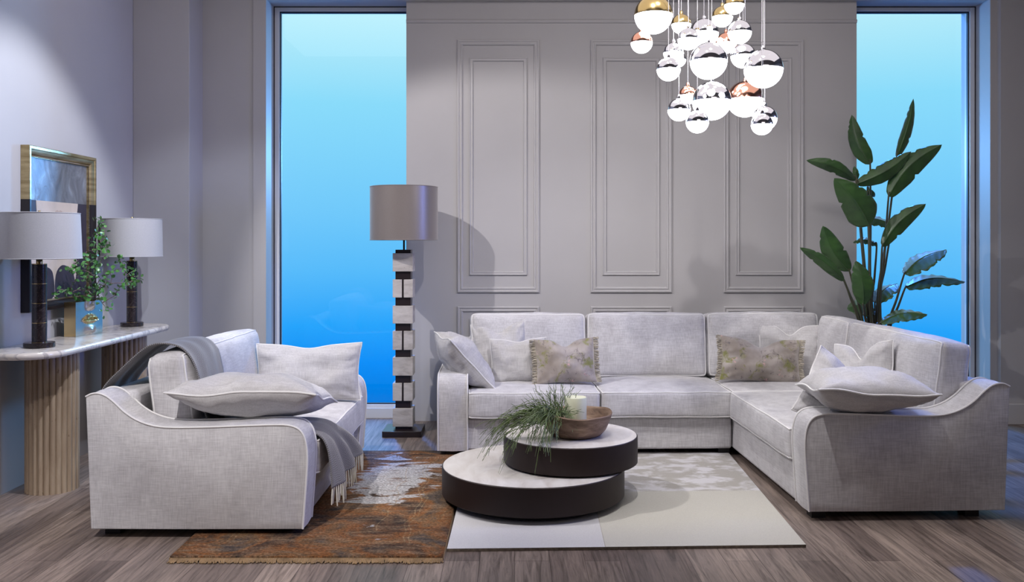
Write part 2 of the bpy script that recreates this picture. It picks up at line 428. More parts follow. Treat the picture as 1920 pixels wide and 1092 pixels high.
class G:                       # geometry gatherer
    def __init__(s): s.v = []; s.f = []
    def add(s, vs, fs, xf=None):
        k = len(s.v)
        s.v += [(xf @ Vector(v)) if xf is not None else Vector(v) for v in vs]
        s.f += [tuple(i + k for i in f) for f in fs]
        return s
    def box(s, x0, x1, y0, y1, z0, z1, xf=None):
        vs = [(x0, y0, z0), (x1, y0, z0), (x1, y1, z0), (x0, y1, z0), (x0, y0, z1), (x1, y0, z1), (x1, y1, z1), (x0, y1, z1)]
        fs = [(0, 3, 2, 1), (4, 5, 6, 7), (0, 1, 5, 4), (1, 2, 6, 5), (2, 3, 7, 6), (3, 0, 4, 7)]
        return s.add(vs, fs, xf)
    def tube(s, pts, r, seg=6, closed=False, xf=None):
        pts = [Vector(p) for p in pts]; n = len(pts)
        rad = r if isinstance(r, (list, tuple)) else [r] * n
        vs = []; prev = None
        for i, p in enumerate(pts):
            a = pts[(i - 1) % n] if (closed or i > 0) else p
            b_ = pts[(i + 1) % n] if (closed or i < n - 1) else p
            d = (b_ - a)
            d = d.normalized() if d.length > 1e-9 else Vector((0, 0, 1))
            if prev is None:
                up = Vector((0, 0, 1)) if abs(d.z) < 0.9 else Vector((1, 0, 0))
                u = d.cross(up).normalized()
            else:
                u = prev - d * prev.dot(d)
                u = u.normalized() if u.length > 1e-6 else d.orthogonal().normalized()
            prev = u; w = d.cross(u)
            for k in range(seg):
                th = 2 * math.pi * k / seg
                vs.append(p + (u * math.cos(th) + w * math.sin(th)) * rad[i])
        fs = []
        m_ = n if closed else n - 1
        for i in range(m_):
            for k in range(seg):
                a = i * seg + k; b_ = i * seg + (k + 1) % seg
                c_ = ((i + 1) % n) * seg + (k + 1) % seg; d_ = ((i + 1) % n) * seg + k
                fs.append((a, b_, c_, d_))
        if not closed:
            fs.append(tuple(range(seg))[::-1]); fs.append(tuple((n - 1) * seg + k for k in range(seg)))
        return s.add(vs, fs, xf)
    def lathe(s, prof, seg=48, c=(0, 0, 0), xf=None):
        vs = []; fs = []
        for (r, z) in prof:
            for k in range(seg):
                th = 2 * math.pi * k / seg
                vs.append((c[0] + r * math.cos(th), c[1] + r * math.sin(th), c[2] + z))
        for i in range(len(prof) - 1):
            for k in range(seg):
                a = i * seg + k; b_ = i * seg + (k + 1) % seg
                fs.append((a, b_, b_ + seg, a + seg))
        if prof[0][0] > 1e-6: fs.append(tuple(range(seg))[::-1])
        if prof[-1][0] > 1e-6: fs.append(tuple((len(prof) - 1) * seg + k for k in range(seg)))
        return s.add(vs, fs, xf)
    def make(s, name, mat, parent=None, **k): return mk(name, s.v, s.f, mat, parent, **k)
def box(name, x0, x1, y0, y1, z0, z1, mat, parent=None, bev=0.0, xf=None, seg=2):
    o = G().box(x0, x1, y0, y1, z0, z1, xf).make(name, mat, parent, smooth=bev > 0)
    if bev:
        md = o.modifiers.new('bevel', 'BEVEL'); md.width = bev; md.segments = seg
        md.limit_method = 'ANGLE'
    return o
def struct(o):
    o['kind'] = 'structure'; return o
def catmull(p, n=6, closed=False):
    out = []; N = len(p); P = [Vector(q) for q in p]
    for i in range(N if closed else N - 1):
        if closed: a, b_, c_, d_ = P[i - 1], P[i], P[(i + 1) % N], P[(i + 2) % N]
        else: a, b_, c_, d_ = P[max(i - 1, 0)], P[i], P[i + 1], P[min(i + 2, N - 1)]
        for k in range(n):
            t_ = k / n
            out.append(0.5 * ((2 * b_) + (c_ - a) * t_ + (2 * a - 5 * b_ + 4 * c_ - d_) * t_ ** 2 + (3 * b_ - a - 3 * c_ + d_) * t_ ** 3))
    if not closed: out.append(P[-1])
    return out

# ------------------------------------------------------------------ the room
YW = 7.07; YB = 6.86
struct(box('floor', -4.5, 5.4, -1.6, 7.35, -0.1, 0.0, 'floor'))
struct(box('ceiling', -4.5, 5.4, -1.6, 7.35, 3.7, 3.8, 'ceiling'))
struct(box('wall_left', -2.95, -2.77, -1.6, 7.35, 0, 3.7, 'wall'))
struct(box('wall_right', 5.2, 5.4, -1.6, 7.35, 0, 3.7, 'wall'))
struct(box('wall_front', -2.77, 5.2, -1.6, -1.5, 0, 3.7, 'wall'))
struct(box('wall_back_left', -2.363, -1.90, YB, 7.3, 0, 3.7, 'wall'))
struct(box('trim_1', -2.77, -2.361, 6.58, 7.3, 0, 3.7, 'wall', bev=0.004))
g = G().box(-1.975, -1.878, YB - 0.012, 7.2, 0, 3.35)
struct(g.make('trim_2', 'trimpaint', smooth=False))
struct(box('wall_back_center', -0.827, 2.61, 6.92, 7.3, 0, 3.7, 'wall'))
struct(box('wall_back_right', 3.645, 5.2, 6.80, 7.3, 0, 3.7, 'wall'))
struct(box('trim_3', 3.594, 3.648, YB - 0.01, 7.3, 0, 3.7, 'trimpaint', bev=0.004))
struct(box('wall_header', -1.975, 3.594, YB + 0.02, 7.3, 3.205, 3.7, 'wall'))
struct(box('baseboard_right', 3.66, 5.2, 6.782, 6.80, 0, 0.155, 'trimpaint', bev=0.004))

def window(n, x0, x1, hidden):      # hidden: side behind the centre wall
    w = bpy.data.objects.new('window_%d' % n, None); COL.objects.link(w); struct(w)
    z0, z1 = 0.0, 3.205
    f = G()
    fw = 0.042
    f.box(x0, x0 + fw, YW, YW + 0.09, z0, z1); f.box(x1 - fw, x1, YW, YW + 0.09, z0, z1)
    f.box(x0 + fw, x1 - fw, YW, YW + 0.09, z1 - 0.035, z1); f.box(x0 + fw, x1 - fw, YW, YW + 0.09, z0, 0.10)
    fr_ = f.make('window_frame', 'white_frame', w, smooth=False)
    md = fr_.modifiers.new('bevel', 'BEVEL'); md.width = 0.003; md.segments = 1
    s = G()
    s.box(x0 + fw, x1 - fw, YW - 0.03, YW, z0, 0.075)
    s.make('window_sill', 'white_frame', w, smooth=False)
    k = G(); a, b_, q = x0 + fw, x1 - fw, 0.008
    k.box(a, a + q, YW + 0.02, YW + 0.045, 0.10, z1 - 0.035); k.box(b_ - q, b_, YW + 0.02, YW + 0.045, 0.10, z1 - 0.035)
    k.box(a, b_, YW + 0.02, YW + 0.045, z1 - 0.045, z1 - 0.035); k.box(a, b_, YW + 0.02, YW + 0.045, 0.10, 0.108)
    k.box(x0 - 0.001, x0 + 0.007, YW - 0.004, YW + 0.001, 0.0, z1); k.box(x1 - 0.007, x1 + 0.001, YW - 0.004, YW + 0.001, 0.0, z1)
    k.box(x0, x1, YW - 0.004, YW + 0.001, z1 - 0.007, z1)
    k.make('window_gasket', 'gasket', w, smooth=False)
    box('window_pane', a, b_, YW + 0.05, YW + 0.056, 0.10, z1 - 0.035, 'glass', w)
window(1, -1.878, -0.62, 'r')
window(2, 2.40, 3.594, 'l')

# wall mouldings
def rect_sweep(x0, x1, z0, z1, prof, yface):
    vs = []; fs = []
    cs = [(x0, z0, 1, 1), (x1, z0, -1, 1), (x1, z1, -1, -1), (x0, z1, 1, -1)]
    n = len(prof)
    for (x, z, sx, sz) in cs:
        for (i, h) in prof: vs.append((x + sx * i, yface - h, z + sz * i))
    for c in range(4):
        for k in range(n - 1):
            a = c * n + k; d = ((c + 1) % 4) * n + k
            fs.append((a, a + 1, d + 1, d))
    return vs, fs
PROF = [(0, 0), (0, 0.013), (0.006, 0.017), (0.012, 0.016), (0.017, 0.010), (0.024, 0.010), (0.029, 0.015), (0.036, 0.013), (0.042, 0.005), (0.044, 0)]
PROF2 = [(0, 0), (0, 0.009), (0.005, 0.013), (0.011, 0.009), (0.018, 0.009), (0.024, 0.012), (0.03, 0.004), (0.031, 0)]
ti = 4
for (a, b_) in ((-0.437, 0.187), (0.580, 1.198), (1.594, 2.204)):
    for (u0, u1, z0, z1, pr) in ((a, b_, 0.982, 2.910, PROF), (a + 0.092, b_ - 0.092, 1.114, 2.776, PROF2), (a, b_, 0.22, 0.876, PROF), (a + 0.092, b_ - 0.092, 0.32, 0.785, PROF2)):
        v_, f_ = rect_sweep(u0, u1, z0, z1, pr, 6.921)
        struct(mk('trim_%d' % ti, v_, f_, 'trimpaint', smooth=True, ang=30)); ti += 1
g = G()
pr = [(0, 0.0), (0.010, 0.004), (0.016, 0.018), (0.012, 0.026), (0.006, 0.030), (0.0, 0.032)]
vs = []
for x in (-0.827, 2.61):
    for (h, z) in pr: vs.append((x, 6.921 - h, 3.038 + z))
n = len(pr)
g.add(vs, [(k, k + 1, n + k + 1, n + k) for k in range(n - 1)])
struct(g.make('trim_%d' % ti, 'trimpaint'))

# ------------------------------------------------------------------ upholstery builders
def sbox(p, S, rad, puff):
    a, b_, c_ = p
    hx, hy, hz = S[0] / 2, S[1] / 2, S[2] / 2
    P = Vector((a * hx, b_ * hy, c_ * hz))
    Q = Vector((max(-hx + rad, min(hx - rad, P.x)), max(-hy + rad, min(hy - rad, P.y)), max(-hz + rad, min(hz - rad, P.z))))
    d = P - Q
    if d.length > 1e-9: P = Q + d.normalized() * rad
    fa = lambda x: (1 - abs(x) ** 2.6)
    P.x += a * puff[0] * fa(b_) * fa(c_); P.y += b_ * puff[1] * fa(a) * fa(c_); P.z += c_ * puff[2] * fa(a) * fa(b_)
    return P
def cushion(name, S, rad, puff, parent, xf, mat='sofa', pipes=(), N=18, wr=0.004, seed=0.0, label=None, seams=()):
    """soft box; pipes: faces ('z+','z-','y-','y+','x-','x+') whose rim carries a piping cord"""
    vs = []; idx = {}; fs = []
    def V(i, j, k):
        key = (i, j, k)
        if key not in idx:
            f = lambda q: math.sin((q / N * 2 - 1) * math.pi / 2)
            p = sbox((f(i), f(j), f(k)), S, rad, puff)
            w = noise.noise_vector(p * 7 + Vector((seed, seed * 2, 3))) * wr
            idx[key] = len(vs); vs.append(p + w)
        return idx[key]
    for i in range(N):
        for j in range(N):
            for k in (0, N):
                fs.append((V(i, j, k), V(i + 1, j, k), V(i + 1, j + 1, k), V(i, j + 1, k)))
                fs.append((V(i, k, j), V(i + 1, k, j), V(i + 1, k, j + 1), V(i, k, j + 1)))
                fs.append((V(k, i, j), V(k, i + 1, j), V(k, i + 1, j + 1), V(k, i, j + 1)))
    o = mk(name, vs, fs, mat, parent, xf=xf, ang=60)
    for q, face in enumerate(pipes):
        ax = 'xyz'.index(face[0]); sg = 1 if face[1] == '+' else -1
        o1, o2 = [i for i in range(3) if i != ax]
        loop = []
        M_ = 20
        f = lambda i: math.sin((i / M_ * 2 - 1) * math.pi / 2)
        per = [(f(i), -1) for i in range(M_)] + [(1, f(i)) for i in range(M_)] + [(-f(i), 1) for i in range(M_)] + [(-1, -f(i)) for i in range(M_)]
        for (u, w) in per:
            p = [0, 0, 0]; p[ax] = sg; p[o1] = u; p[o2] = w
            pt = sbox(p, S, rad, puff)
            pt += noise.noise_vector(pt * 7 + Vector((seed, seed * 2, 3))) * wr
            pt += pt.normalized() * 0.001
            loop.append(pt)
        G().tube(loop, 0.0048, 6, True, xf).make('piping', 'piping', o)
    if label: o['label'] = label
    return o

ARM = [(0.0, 0.6535), (0.028, 0.667), (0.061, 0.668), (0.095, 0.655), (0.130, 0.628), (0.178, 0.583), (0.235, 0.546), (0.306, 0.521), (0.391, 0.512), (0.52, 0.513),
       (0.626, 0.516), (0.75, 0.521), (0.86, 0.524), (0.927, 0.522), (0.975, 0.505), (1.003, 0.465), (1.015, 0.397), (1.013, 0.30), (0.995, 0.047)]
def arm(parent, f, name='arm', T=0.19):
    """f(u, t, z) -> local point; u along the depth of the sofa, t across the arm (0 = outer face)"""
    top = catmull([(u, 0, z) for u, z in ARM], 4)
    prof = [(p.x, p.z) for p in top] + [(0.50, 0.045), (0.024, 0.047)] + [(0.012, 0.35)]
    n = len(prof)
    cx, cz = 0.5, 0.3
    def off(k, d):
        a = Vector(prof[k - 1]); b_ = Vector(prof[k]); c_ = Vector(prof[(k + 1) % n])
        e1 = (b_ - a); e2 = (c_ - b_)
        e1 = e1.normalized() if e1.length > 1e-9 else Vector((1, 0)); e2 = e2.normalized() if e2.length > 1e-9 else e1
        nn = Vector(((e1.y + e2.y), -(e1.x + e2.x)))
        nn = nn.normalized() if nn.length > 1e-6 else Vector((0, 0))
        return Vector((b_.x + nn.x * d, b_.y + nn.y * d))
    rings = [(0.0, 0.006), (0.002, 0.002), (0.008, 0.0), (T * 0.5, -0.004), (T - 0.012, 0.0), (T - 0.004, 0.004), (T, 0.010)]
    vs = []; fs = []
    for (t_, d) in rings:
        for k in range(n):
            q = off(k, d)
            vs.append(f(q.x, t_, q.y))
    for r in range(len(rings) - 1):
        for k in range(n):
            a = r * n + k; b_ = r * n + (k + 1) % n
            fs.append((a, b_, b_ + n, a + n))
    fs.append(tuple(range(n))[::-1]); fs.append(tuple((len(rings) - 1) * n + k for k in range(n)))
    o = mk(name, vs, fs, 'sofa', parent, ang=30)
    for t_ in (0.001, T - 0.004):
        pts = [f(p.x + (0.001), t_, p.z + 0.0015) for p in top]
        G().tube(pts, 0.0050, 6).make('piping', 'piping', o)
    return o

# ------------------------------------------------------------------ small sofa on the left (faces +X)
so = thing('loveseat', 'small two-arm sofa seen side-on, with a grey throw over its back', 'sofa', (-1.97, 4.155, 0))
L = 1.655
arm(so, lambda u, t_, z: Vector((u + 0.003, t_, z)))
arm(so, lambda u, t_, z: Vector((u + 0.003, L - t_, z)))
box('base', 0.03, 0.975, 0.18, L - 0.18, 0.047, 0.255, 'sofa', so, bev=0.012)
box('back_frame', 0.005, 0.17, 0.18, L - 0.18, 0.047, 0.655, 'sofa', so, bev=0.03, seg=4)
xf = Matrix.Translation((0.655, L / 2, 0.335))
cushion('seat_cushion', (0.76, L - 0.378, 0.165), 0.022, (0.008, 0.0, 0.02), so, xf, pipes=('z+', 'z-'), seed=1)
xf = Matrix.Translation((0.315, L / 2, 0.618)) @ Matrix.Rotation(R(-8), 4, 'Y')
cushion('back_cushion', (0.205, L - 0.40, 0.42), 0.05, (0.03, 0.0, 0.015), so, xf, pipes=('x+', 'x-'), seed=2, N=20)
for (x, y, z0) in ((0.09, 0.12, 0.0), (0.88, 0.12, 0.0135), (0.09, L - 0.12, 0.0), (0.88, L - 0.12, 0.0135)):
    box('foot', x - 0.035, x + 0.035, y - 0.035, y + 0.035, z0, 0.05, 'black_foot', so)

# ------------------------------------------------------------------ corner sofa
cs = thing('corner_sofa', 'large pale L-shaped corner sofa in front of the panelled wall', 'sofa', (1.375, 5.755, 0), R(1.7))
arm(cs, lambda u, t_, z: Vector((1.018 - u, -1.335 + t_, z)))                 # near arm (front right)
arm(cs, lambda u, t_, z: Vector((-1.86 + t_, 1.018 - u, z)))                  # arm at the left end
box('base', -1.68, 0.012, 0.03, 0.95, 0.047, 0.25, 'sofa', cs, bev=0.014)
box('base', 0.02, 0.98, -1.15, 0.97, 0.047, 0.25, 'sofa', cs, bev=0.014)
box('back_frame', -1.68, 1.018, 0.86, 1.018, 0.047, 0.655, 'sofa', cs, bev=0.03, seg=4)
box('back_frame', 0.86, 1.018, -1.15, 0.858, 0.047, 0.655, 'sofa', cs, bev=0.03, seg=4)
T_ = Matrix.Translation
cushion('seat_cushion', (0.832, 0.78, 0.165), 0.022, (0, 0.008, 0.022), cs, T_((-1.252, 0.372, 0.337)), pipes=('z+', 'z-'), seed=3)
cushion('seat_cushion', (0.832, 0.78, 0.165), 0.022, (0, 0.008, 0.022), cs, T_((-0.415, 0.372, 0.337)), pipes=('z+', 'z-'), seed=4)
cushion('seat_cushion', (0.78, 0.76, 0.165), 0.022, (0, 0, 0.022), cs, T_((0.40, 0.385, 0.337)), pipes=('z+', 'z-'), seed=5)
cushion('seat_cushion', (0.80, 1.13, 0.165), 0.022, (0.008, 0, 0.024), cs, T_((0.385, -0.575, 0.337)), pipes=('z+', 'z-'), seed=6)
def bc(x0, x1, y0, seed):
    xf = T_(((x0 + x1) / 2, y0, 0.640)) @ Matrix.Rotation(R(-7), 4, 'X')
    cushion('back_cushion', (x1 - x0, 0.19, 0.445), 0.04, (0.004, 0.035, 0.010), cs, xf, pipes=('y-', 'y+'), seed=seed, N=20)
bc(-1.665, -0.862, 0.655, 7); bc(-0.855, -0.020, 0.655, 8); bc(-0.012, 0.78, 0.665, 9)
def bc2(y0, y1, x0, seed):
    xf = T_((x0, (y0 + y1) / 2, 0.632)) @ Matrix.Rotation(R(7), 4, 'Y')
    cushion('back_cushion', (0.175, y1 - y0, 0.44), 0.04, (0.035, 0.004, 0.010), cs, xf, pipes=('x-', 'x+'), seed=seed, N=20)
bc2(-1.135, 0.035, 0.835, 10); bc2(0.045, 0.55, 0.825, 11)
for (x, y) in ((-1.77, 0.08), (-1.77, 0.93), (-0.03, 0.10), (0.09, -1.24), (0.86, -1.24), (0.93, 0.93)):
    z0 = 0.0135 if (x, y) == (-0.03, 0.10) else 0
    box('foot', x - 0.035, x + 0.035, y - 0.035, y + 0.035, 0, 0.05, 'black_foot', cs)

# ------------------------------------------------------------------ scatter pillows
def pillow(name, label, cat, w, h, T, c, xdir, up, mat='pillow', chop=0.04, seed=0.0, group=None, fringe=None, pipe=True, dents=(), ear=0.10, wr=0.010, sag=0.0):
    x = Vector(xdir).normalized(); z = Vector(up); z = (z - x * z.dot(x)).normalized(); y = z.cross(x)
    Mx = Matrix(((x.x, y.x, z.x), (x.y, y.y, z.y), (x.z, y.z, z.z))).to_4x4()
    Mx.translation = Vector(c)
    N = 30
    def outline(u, v):
        X = w / 2 * (u - ear * u * abs(u) * (1 - v * v)); Z = h / 2 * (v - ear * v * abs(v) * (1 - u * u))
        Z -= chop * math.exp(-(u / 0.32) ** 2) * max(0, (v + 1) / 2) ** 2
        Z -= sag * (1 - u * u) * max(0, -v)
        return X, Z
    def P(u, v, s):
        X, Z = outline(u, v)
        th = T / 2 * max(0, (1 - abs(u) ** 2.6) * (1 - abs(v) ** 2.6)) ** 0.55
        nn = noise.noise(Vector((u * 3.5 + seed, v * 3.5, s * 3 + seed)))
        edge = 1 - max(abs(u), abs(v))
        rip = math.sin((math.atan2(v, u)) * 22 + nn * 3 + seed) * 0.006 * math.exp(-((edge - 0.14) / 0.12) ** 2)
        th += (nn * wr + rip) * min(1, edge * 8)
        for (du, dv, dr, dd) in dents:
            th -= dd * math.exp(-(((u - du) ** 2 + (v - dv) ** 2) / dr ** 2)) * min(1, edge * 6)
        Yb = noise.noise(Vector((u * 1.5 + seed * 3, v * 1.5, 5.0))) * 0.025
        return Vector((X, Yb + s * max(th, 0), Z))
    vs = []; fs = []; idx = {}
    f = lambda i: math.sin((i / N * 2 - 1) * math.pi / 2 * 0.999) / math.sin(math.pi / 2 * 0.999)
    for s in (-1, 1):
        for i in range(N + 1):
            for j in range(N + 1):
                bnd = i in (0, N) or j in (0, N)
                key = (i, j, 0 if bnd else s)
                if key not in idx:
                    idx[key] = len(vs); vs.append(P(f(i), f(j), 0 if bnd else s))
        for i in range(N):
            for j in range(N):
                q = []
                for (a, b_) in ((i, j), (i + 1, j), (i + 1, j + 1), (i, j + 1)):
                    bnd = a in (0, N) or b_ in (0, N)
                    q.append(idx[(a, b_, 0 if bnd else s)])
                fs.append(tuple(q))
    root = bpy.data.objects.new(name, None); COL.objects.link(root); root.matrix_world = Mx; root.empty_display_size = 0.05
    tag(root, label, cat, group)
    mk('cover', vs, fs, mat, root, ang=80)
    if pipe:
        M_ = 24
        ff = lambda i: (i / M_ * 2 - 1)
        per = [(ff(i), -1) for i in range(M_)] + [(1, ff(i)) for i in range(M_)] + [(-ff(i), 1) for i in range(M_)] + [(-1, -ff(i)) for i in range(M_)]
        G().tube([P(u, v, 0) for (u, v) in per], 0.0048, 6, True).make('piping', 'piping', root)
    if fringe:
        rnd = random.Random(int(seed * 10) + 3)
        for sx in (-1, 1):
            g = G()
            for i in range(110):
                v = -1 + 2 * (i + 0.5) / 110
                p = P(sx, v, 0)
                q = p + Vector((sx * (0.028 + rnd.random() * 0.008), rnd.uniform(-0.012, 0.012), rnd.uniform(-0.01, 0.006)))
                mid = (p + q) / 2 + Vector((0, rnd.uniform(-.006, .006), rnd.uniform(-.006, .006)))
                g.tube([p, mid, q], [0.0028, 0.0032, 0.002], 4)
            tag(g.make('fringe', 'printfringe', root), kind='stuff')
    return root
M['printfringe'] = plain('pale_fringe', (0.46, 0.42, 0.35), 0.9, var=0.25, vs=50)

pillow('pillow', 'pale piped pillow lying flat on the near arm of the small sofa', 'pillow', 0.70, 0.56, 0.215,
       (-1.275, 4.47, 0.603), (1, 0.01, -0.005), (0, 1, -0.23), seed=1.0, ear=0.07, chop=0.0, dents=((-0.3, -0.75, .18, .02), (0.35, -0.75, .15, .02), (0.05, -.8, .1, .015)))
pillow('pillow', 'pale rectangular pillow standing against the far arm of the small sofa, before the left window', 'pillow', 0.63, 0.34, 0.15,
       (-1.225, 5.38, 0.595), (1, 0.02, 0.01), (0, 0.22, 1), seed=2.0, ear=0.07, chop=0.02, pipe=True)
pillow('pillow', 'pale piped pillow slumped over the left end arm of the corner sofa', 'pillow', 0.45, 0.44, 0.225,
       (-0.335, 5.97, 0.590), (-0.34, 1, 0.02), (-0.66, -0.20, 0.75), seed=3.0, ear=0.08, chop=0.0)
pillow('pillow', 'pale pillow leaning on the leftmost back cushion, behind a smaller one', 'pillow', 0.38, 0.42, 0.13,
       (-0.10, 6.24, 0.605), (1, -0.04, 0.10), (-0.10, 0.28, 1), seed=4.0, ear=0.07, chop=0.05)
pillow('pillow', 'small pale pillow half hidden behind the left patterned pillow', 'pillow', 0.38, 0.31, 0.15,
       (0.025, 6.08, 0.565), (1, -0.08, 0.04), (-0.12, 0.22, 1), seed=5.0, ear=0.06, chop=0.02)
pillow('pillow', 'smaller floral velvet pillow with fringed ends on the left side of the corner sofa', 'pillow', 0.40, 0.30, 0.15,
       (0.335, 5.99, 0.582), (1, 0.10, 0.03), (-0.10, 0.28, 1), mat='print1', seed=6.0, ear=0.05, chop=0.05, fringe=True, pipe=False, group=None)
pillow('pillow', 'pale square pillow standing behind the wider patterned pillow', 'pillow', 0.42, 0.40, 0.13,
       (1.90, 6.27, 0.600), (1, -0.12, -0.03), (0.05, 0.26, 1), seed=7.0, ear=0.06, chop=0.07)
pillow('pillow', 'wide floral velvet pillow with fringed ends in the corner of the sofa', 'pillow', 0.53, 0.30, 0.15,
       (1.645, 6.07, 0.578), (1, -0.06, -0.06), (0.03, 0.26, 1), mat='print1', seed=8.0, ear=0.05, chop=0.06, fringe=True, pipe=False)
pillow('pillow', 'pale pillow with a pinched top leaning on the long right back cushion', 'pillow', 0.36, 0.42, 0.15,
       (1.965, 5.12, 0.595), (0.62, -0.78, 0.16), (0.22, 0.2, 1), seed=9.0, ear=0.08, chop=0.09)
pillow('pillow', 'pale pillow tipped on its corner beside the near arm of the corner sofa', 'pillow', 0.42, 0.40, 0.14,
       (1.72, 4.82, 0.532), (0.72, 0.1, -0.50), (0.50, 0.28, 0.52), seed=10.0, ear=0.08, chop=0.02)
pillow('pillow', 'plump pale piped pillow lying flat on the near arm of the corner sofa', 'pillow', 0.57, 0.45, 0.205,
       (1.745, 4.52, 0.630), (1, -0.06, -0.015), (0, 1, -0.06), seed=11.0, ear=0.08, chop=0.0, dents=((0.1, -0.6, .2, .02), (-.5, -.6, .25, .02)))

# ------------------------------------------------------------------ throw on the small sofa
path = [(-2.02, 0.50), (-2.005, 0.60), (-1.965, 0.675), (-1.90, 0.742), (-1.83, 0.808), (-1.765, 0.852), (-1.69, 0.862), (-1.62, 0.848), (-1.57, 0.80), (-1.535, 0.72), (-1.51, 0.62), (-1.49, 0.52), (-1.44, 0.463), (-1.33, 0.457),
        (-1.15, 0.457), (-1.00, 0.452), (-0.935, 0.432), (-0.905, 0.39), (-0.893, 0.33), (-0.888, 0.26), (-0.884, 0.20)]
cur = catmull([(x, 0, z) for x, z in path], 5)
nS = len(cur); nT = 28
verts = []; uvs = []
acc = 0.0
for i, p in enumerate(cur):
    s = i / (nS - 1)
    if i: acc += (p - cur[i - 1]).length
    y0 = 4.365 + 0.02 * math.sin(s * 6); y1 = 4.78 - 0.14 * max(0, min(1, (s - 0.40) / 0.15))
    k = max(0, min(1, (s - 0.80) / 0.20)); k = k * k * (3 - 2 * k)
    y0 = y0 * (1 - k) + 4.355 * k; y1 = y1 * (1 - k) + 5.02 * k
    a = cur[max(i - 1, 0)]; b_ = cur[min(i + 1, nS - 1)]
    tg = (b_ - a).normalized(); nrm = Vector((-tg.z, 0, tg.x))
    for j in range(nT + 1):
        q = j / nT
        w = math.sin(q * 17 + s * 5) * (0.003 + 0.021 * k) + noise.noise(Vector((q * 3, s * 9, 1))) * 0.006
        w += 0.023 * k + 0.006
        drop = 0.05 * math.sin(q * math.pi * 1.1) * k * (1 if s > 0.95 else 0)
        verts.append(Vector((p.x, y0 + (y1 - y0) * q, p.z)) + nrm * w + Vector((0, 0, (0.03 * q - 0.02) * k)))
        uvs.append((q * 0.42, acc))
fs = []
for i in range(nS - 1):
    for j in range(nT):
        a = i * (nT + 1) + j
        fs.append((a, a + 1, a + nT + 2, a + nT + 1))
th = thing('throw', 'grey herringbone wool throw with cream tassels draped over the small sofa', 'blanket')
me = bpy.data.meshes.new('wool_cloth'); me.from_pydata([tuple(v) for v in verts], [], fs); me.materials.append(M['wool'])
uv = me.uv_layers.new(name='UVMap')
for lp in me.loops: uv.data[lp.index].uv = uvs[lp.vertex_index]
me.polygons.foreach_set('use_smooth', [True] * len(me.polygons))
o = bpy.data.objects.new('wool_cloth', me); COL.objects.link(o); o.parent = th
md = o.modifiers.new('solid', 'SOLIDIFY'); md.thickness = 0.007; md.offset = 0
rnd = random.Random(4)
g = G()
base = (nS - 1) * (nT + 1)
for i in range(46):
    q = (i + 0.5) / 46 * nT; j = int(q); fr_ = q - j
    p = verts[base + j].lerp(verts[base + min(j + 1, nT)], fr_)
    ln = rnd.uniform(0.075, 0.10); dx = rnd.uniform(-.006, .008); dy = rnd.uniform(-.008, .008)
    g.tube([p, p + Vector((dx * .5, dy * .3, -ln * .5)), p + Vector((dx, dy, -ln))], [0.004, 0.0048, 0.003], 5)
o = g.make('tassels', 'fringe', th); tag(o, kind='stuff')

# ------------------------------------------------------------------ rugs
rg = thing('rug', 'rust and brown distressed rug with worn silver patches under the small sofa', 'rug', (-0.89, 4.86, 0))
hx, hy = 0.583, 0.985
g = G()
NX, NY = 24, 40
for z in (0.011,):
    vs = []; 
    for i in range(NX + 1):
        for j in range(NY + 1):
            x = -hx + 2 * hx * i / NX; y = -hy + 2 * hy * j / NY
            vs.append((x, y, z + 0.0008 * noise.noise(Vector((x * 9, y * 9, 0)))))
    fs = [(i * (NY + 1) + j, (i + 1) * (NY + 1) + j, (i + 1) * (NY + 1) + j + 1, i * (NY + 1) + j + 1) for i in range(NX) for j in range(NY)]
pile_o = mk('rug_pile', vs, fs, 'rug', rg)
md = pile_o.modifiers.new('solid', 'SOLIDIFY'); md.thickness = 0.010; md.offset = -1
for sy in (-1, 1):
    g = G()
    for i in range(330):
        x = -hx + 2 * hx * (i + rnd.random()) / 330
        ln = rnd.uniform(0.022, 0.040) * (1 + 0.4 * noise.noise(Vector((x * 12, sy, 0))))
        g.tube([(x, sy * (hy - 0.004), 0.010), (x + rnd.uniform(-.004, .004), sy * (hy + ln * .6), 0.009), (x + rnd.uniform(-.008, .008), sy * (hy + ln), 0.0035)], [0.0042, 0.004, 0.0028], 4)
    tag(g.make('fringe', 'rugfringe', rg), kind='stuff')
g = G()
g.box(-hx - 0.001, hx + 0.001, -hy - 0.004, -hy + 0.004, 0.001, 0.014).box(-hx - 0.004, -hx + 0.005, -hy, hy, 0.001, 0.0135).box(hx - 0.007, hx + 0.003, -hy, hy, 0.001, 0.0135)
g.make('binding', 'rugfringe', rg)

rc = thing('rug', 'cream patchwork rug of plain and silvery panels under the round coffee table', 'rug', (0, 0, 0))
co = [(-0.298, 3.99), (0.402, 4.013), (1.300, 4.045), (1.335, 4.93), (1.372, 5.83), (0.44, 5.83), (-0.262, 5.83), (-0.29, 4.88), (0.42, 4.905)]
g = G()
vs = [(x, y, 0.014) for x, y in co] + [(x, y, 0.001) for x, y in co]
fs = [(0, 1, 8, 7), (1, 2, 3, 8), (8, 3, 4, 5), (7, 8, 5, 6)]
mi = [1, 0, 3, 2]
per = [0, 1, 2, 3, 4, 5, 6, 7]
for k in range(8):
    a, b_ = per[k], per[(k + 1) % 8]
    fs.append((a, a + 9, b_ + 9, b_)); mi.append(4)
mk('rug_pile', vs, fs, None, rc, smooth=False, mats=['pile_cream', 'pile_white', 'pile_sand', 'pile_silk', 'pile_edge'], fm=mi)
g = G()
g.tube([(0.402, 4.013, 0.0135), (0.42, 4.905, 0.0135)], 0.0022, 4)
g.make('seam', 'pile_sand', rc)

